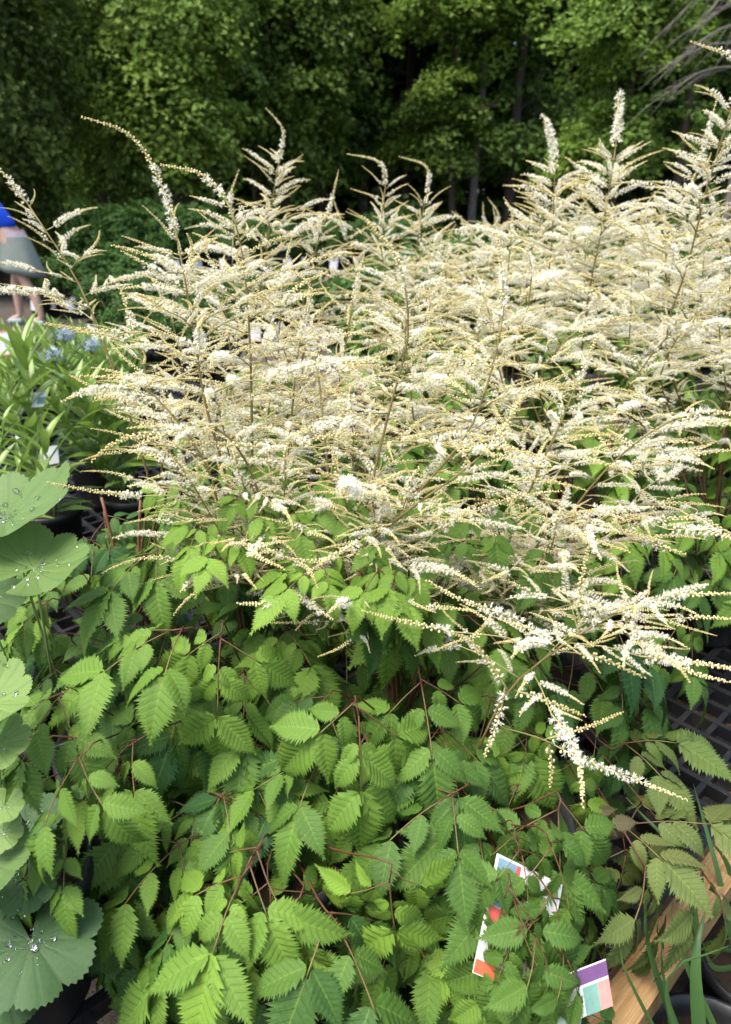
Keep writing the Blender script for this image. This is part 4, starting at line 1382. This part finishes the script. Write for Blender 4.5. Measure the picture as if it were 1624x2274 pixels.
# ------------------------------------------------------------------ rows of potted shrubs with white tags
SHP = pot_mesh(.17, .3)
FINE = []
for i in range(3):
    rng = np.random.default_rng(90 + i)
    p, d = crown_points(rng, 170, (0, 0, .58), (.42, .36, .36), .3)
    nrm = d + np.array([0, 0, .6]) + rng.normal(0, .3, (170, 3)); nrm /= np.linalg.norm(nrm, axis=1)[:, None]
    v, q, cc = leaves_np(rng, p, nrm, .10 * rng.uniform(.6, 1.3, 170), 26, .055, (.035, .10, .022), (.12, .24, .05), .7)
    FINE.append(np_mesh('foliage', v, q, cc, M_TREELEAF))


def shrub(label, u, v, Y, z0, seed, s=1.0, tag=True):
    rg = random.Random(seed)
    c = P(u, v, Y)
    r_ = thing('potted_shrub', label, 'shrub', (c.x, Y, z0), rg.uniform(0, 6), 'rows of potted shrubs with white tags')
    ob('pot', SHP, r_)
    ob('foliage', FINE[seed % 3], r_, Matrix.Translation((0, 0, .1 + .3 * max(0, 1 - s))) @ Matrix.Scale(s, 4))
    ob('stem', STEMSH, r_)
    r_.rotation_euler[2] = rg.uniform(-.5, .5)
    if tag:
        k = MB(); a = rg.uniform(-.25, .25)
        m = Matrix.Translation((rg.uniform(-.06, .06), -.178, .21)) @ Matrix.Rotation(a, 4, 'Y') @ Matrix.Rotation(-.08, 4, 'X')
        k.box((-.065, -.002, -.085), (.065, 0, .085), m)
        ob('tag', k.mesh('tag', M_WHITE, False), r_)
    return r_


k = MB()
for i in range(6):
    a = i * 1.05
    k.tube(catmull([Vector((.02 * math.cos(a), .02 * math.sin(a), .24)), Vector((.08 * math.cos(a), .08 * math.sin(a), .45)), Vector((.2 * math.cos(a), .2 * math.sin(a), .75))], 6), np.linspace(.008, .003, 7).tolist(), 5, (.1, .09, .05))
STEMSH = k.mesh('stem', M_STEM)
i = 0
for u in (88, 118, 150, 185, 222, 262, 305, 350):
    shrub('potted shrub with white tag on the ground near the person in shorts', u, 650, 10.3 + .15 * (i % 2), 0.0, 700 + i, .62 if i < 4 else .8); i += 1
for u in (200, 245, 290, 340, 395, 450, 510, 570, 630, 690, 740, 790, 840, 900):
    shrub('potted shrub with white tag on the far staging below the wood', u, 560, 12.6 + .2 * (i % 2), 0.36, 700 + i, 1.05 if u < 480 else .75); i += 1
for u in (225, 275, 325, 380, 440, 500, 560, 620, 690, 760):
    shrub('potted shrub with white tag in the middle row on the gravel', u, 690, 8.0 + .15 * (i % 2), 0.0, 700 + i, .6); i += 1
for u in (290, 350, 420, 490):
    shrub('dark leaved shrub without tag in the nearest row on the gravel', u, 740, 6.2 + .15 * (i % 2), 0.0, 700 + i, .55, tag=False); i += 1
for u, v, Y in ((870, 560, 5.2), (960, 560, 5.0), (1050, 560, 5.3), (1140, 560, 5.0), (1230, 560, 5.2), (1320, 560, 5.0), (1410, 560, 5.3), (1500, 560, 5.0), (1590, 560, 5.2), (1000, 560, 6.6), (1160, 560, 6.8), (1330, 560, 6.6), (1500, 560, 6.8)):
    shrub('leafy green shrub glimpsed behind the bank of cream plumes', u, v, Y, 0.0, 700 + i, 1.15, tag=False); i += 1
stg = thing('low_staging', 'low dark staging carrying the far row of potted shrubs', 'staging', (0, 12.7, 0))
k = MB(); k.box((-5.2, -.45, .30), (1.6, .45, .36)); ob('staging_top', k.mesh('staging_top', M_BLACK, False), stg)
k = MB(); k.box((-.06, -.35, -.02), (.06, .35, .302)); lm_ = k.mesh('support', M_BLACK, False)
for x in (-4.9, -3.3, -1.7, -.1, 1.4): ob('support', lm_, stg, Matrix.Translation((x, 0, 0)))

# ------------------------------------------------------------------ person at the left edge
def skin(name, verts, edges, radii, mat, parent, sub=2, root=0):
    me = bpy.data.meshes.new(name)
    me.from_pydata(verts, edges, [])
    o = ob(name, me, parent)
    me.materials.append(mat)
    o.modifiers.new('skin', 'SKIN').use_smooth_shade = True
    for i, r_ in enumerate(radii):
        sv = me.skin_vertices[0].data[i]
        sv.radius = r_ if hasattr(r_, '__len__') else (r_, r_)
        sv.use_root = (i == root)
    ss = o.modifiers.new('sub', 'SUBSURF'); ss.levels = sub; ss.render_levels = sub
    return o


M_SKIN = plain('skin', (.50, .33, .26), .55, .3, .08)
M_BLUE = plain('blue_cloth', (.012, .06, .50), .8, .15, .2, 25, .4)
M_GREY = plain('grey_green_cloth', (.20, .235, .215), .85, .15, .15, 20, .5)
M_LAV = plain('lavender_cloth', (.42, .36, .40), .85, .15, .15, 18, .5)
M_HAIR = plain('grey_hair', (.14, .12, .11), .6, .3, .3)
M_SHOE = plain('shoe', (.35, .42, .45), .6, .3)
pc = P(52, 640, 9.6)
man = thing('person', 'person in blue top and grey green shorts bending over by the pots', 'person', (pc.x, 9.6, 0))
man.scale = (1.12, 1.12, 1.12)
V_ = []; E_ = []; Rr = []


def jn(p, r_, par=None):
    V_.append(p); Rr.append(r_)
    if par is not None: E_.append((par, len(V_) - 1))
    return len(V_) - 1


pel = jn((0, 0, .93), (.15, .12))
sp1 = jn((-.08, 0, 1.1), (.135, .11), pel)
sp2 = jn((-.2, 0, 1.27), (.14, .12), sp1)
nk = jn((-.33, 0, 1.4), .055, sp2)
hd = jn((-.40, 0, 1.46), (.075, .085), nk)
hd2 = jn((-.47, 0, 1.52), (.10, .105), hd)
hd3 = jn((-.52, 0, 1.58), (.085, .09), hd2)
for sy in (1, -1):
    sh = jn((-.24, sy * .17, 1.33), .062, sp2)
    el = jn((-.36, sy * .24, 1.08), .043, sh)
    wr = jn((-.55, sy * .2, .93), .03, el)
    pm = jn((-.62, sy * .19, .88), (.036, .022), wr)
    for q in range(4):
        f1 = jn((-.68, sy * (.16 + .02 * q), .84), .0095, pm)
        jn((-.71 + .004 * q, sy * (.16 + .02 * q), .80), .008, f1)
    th1 = jn((-.62, sy * .145, .86), .01, pm); jn((-.66, sy * .135, .83), .009, th1)
    hp = jn((.01 + sy * .03, sy * .09, .88), .095, pel)
    kn = jn((-sy * .10 - .02, sy * .10, .50), .06, hp)
    cf = jn((-sy * .15 + .02, sy * .10, .33), .056, kn)
    an_ = jn((-sy * .17 + .03, sy * .10, .10), .036, cf)
    jn((-sy * .17 - .1, sy * .11, .05), (.04, .03), an_)
skin('body', V_, E_, Rr, M_SKIN, man)
skin('shirt', [(-.03, 0, 1.02), (-.1, 0, 1.13), (-.2, 0, 1.28), (-.29, 0, 1.37), (-.24, .18, 1.33), (-.31, .23, 1.2), (-.24, -.18, 1.33), (-.31, -.23, 1.2)],
     [(0, 1), (1, 2), (2, 3), (2, 4), (4, 5), (2, 6), (6, 7)], [(.165, .135), (.16, .135), (.17, .15), .08, .085, .07, .085, .07], M_BLUE, man, root=2)
k = MB(); ring = []
prof = [(1.06, .165, .14, -.05), (1.0, .17, .145, -.03), (.93, .178, .155, -.01)]
for (z, rx, ry, ox) in prof: ring.append((z, rx, ry, ox))
vs = []; fs = []
for z, rx, ry, ox in ring:
    for j in range(20):
        a = 2 * math.pi * j / 20
        vs.append((ox + rx * math.cos(a), ry * math.sin(a), z + .012 * math.sin(3 * a)))
for i in range(len(ring) - 1):
    for j in range(20): fs.append((i * 20 + j, i * 20 + (j + 1) % 20, (i + 1) * 20 + (j + 1) % 20, (i + 1) * 20 + j))
k.add(vs, fs); ob('shirt_hem', k.mesh('shirt_hem', M_LAV), man)
k = MB(); vs = []; fs = []
ring = [(.99, .172, .147, -.01), (.9, .195, .165, 0), (.78, .22, .185, .01), (.66, .245, .2, .02), (.60, .255, .205, .02), (.605, .24, .19, .02)]
for z, rx, ry, ox in ring:
    for j in range(28):
        a = 2 * math.pi * j / 28
        pl_ = 1 + .05 * math.sin(a * 6) * (1 - (z - .6) / .4)
        vs.append((ox + rx * pl_ * math.cos(a), ry * pl_ * math.sin(a), z - .05 * math.cos(a) * (1 - (z - .6) / .4)))
for i in range(len(ring) - 1):
    for j in range(28): fs.append((i * 28 + j, i * 28 + (j + 1) % 28, (i + 1) * 28 + (j + 1) % 28, (i + 1) * 28 + j))
k.add(vs, fs); ob('shorts', k.mesh('shorts', M_GREY), man)
skin('hair', [(-.43, 0, 1.54), (-.47, 0, 1.60), (-.53, 0, 1.635)], [(0, 1), (1, 2)], [(.085, .1), (.095, .1), (.06, .075)], M_HAIR, man)
for sy in (1, -1):
    skin('shoe', [(-sy * .17 + .06, sy * .1, .05), (-sy * .17 - .04, sy * .105, .045), (-sy * .17 - .14, sy * .115, .035)], [(0, 1), (1, 2)], [.045, .045, .035], M_SHOE, man)
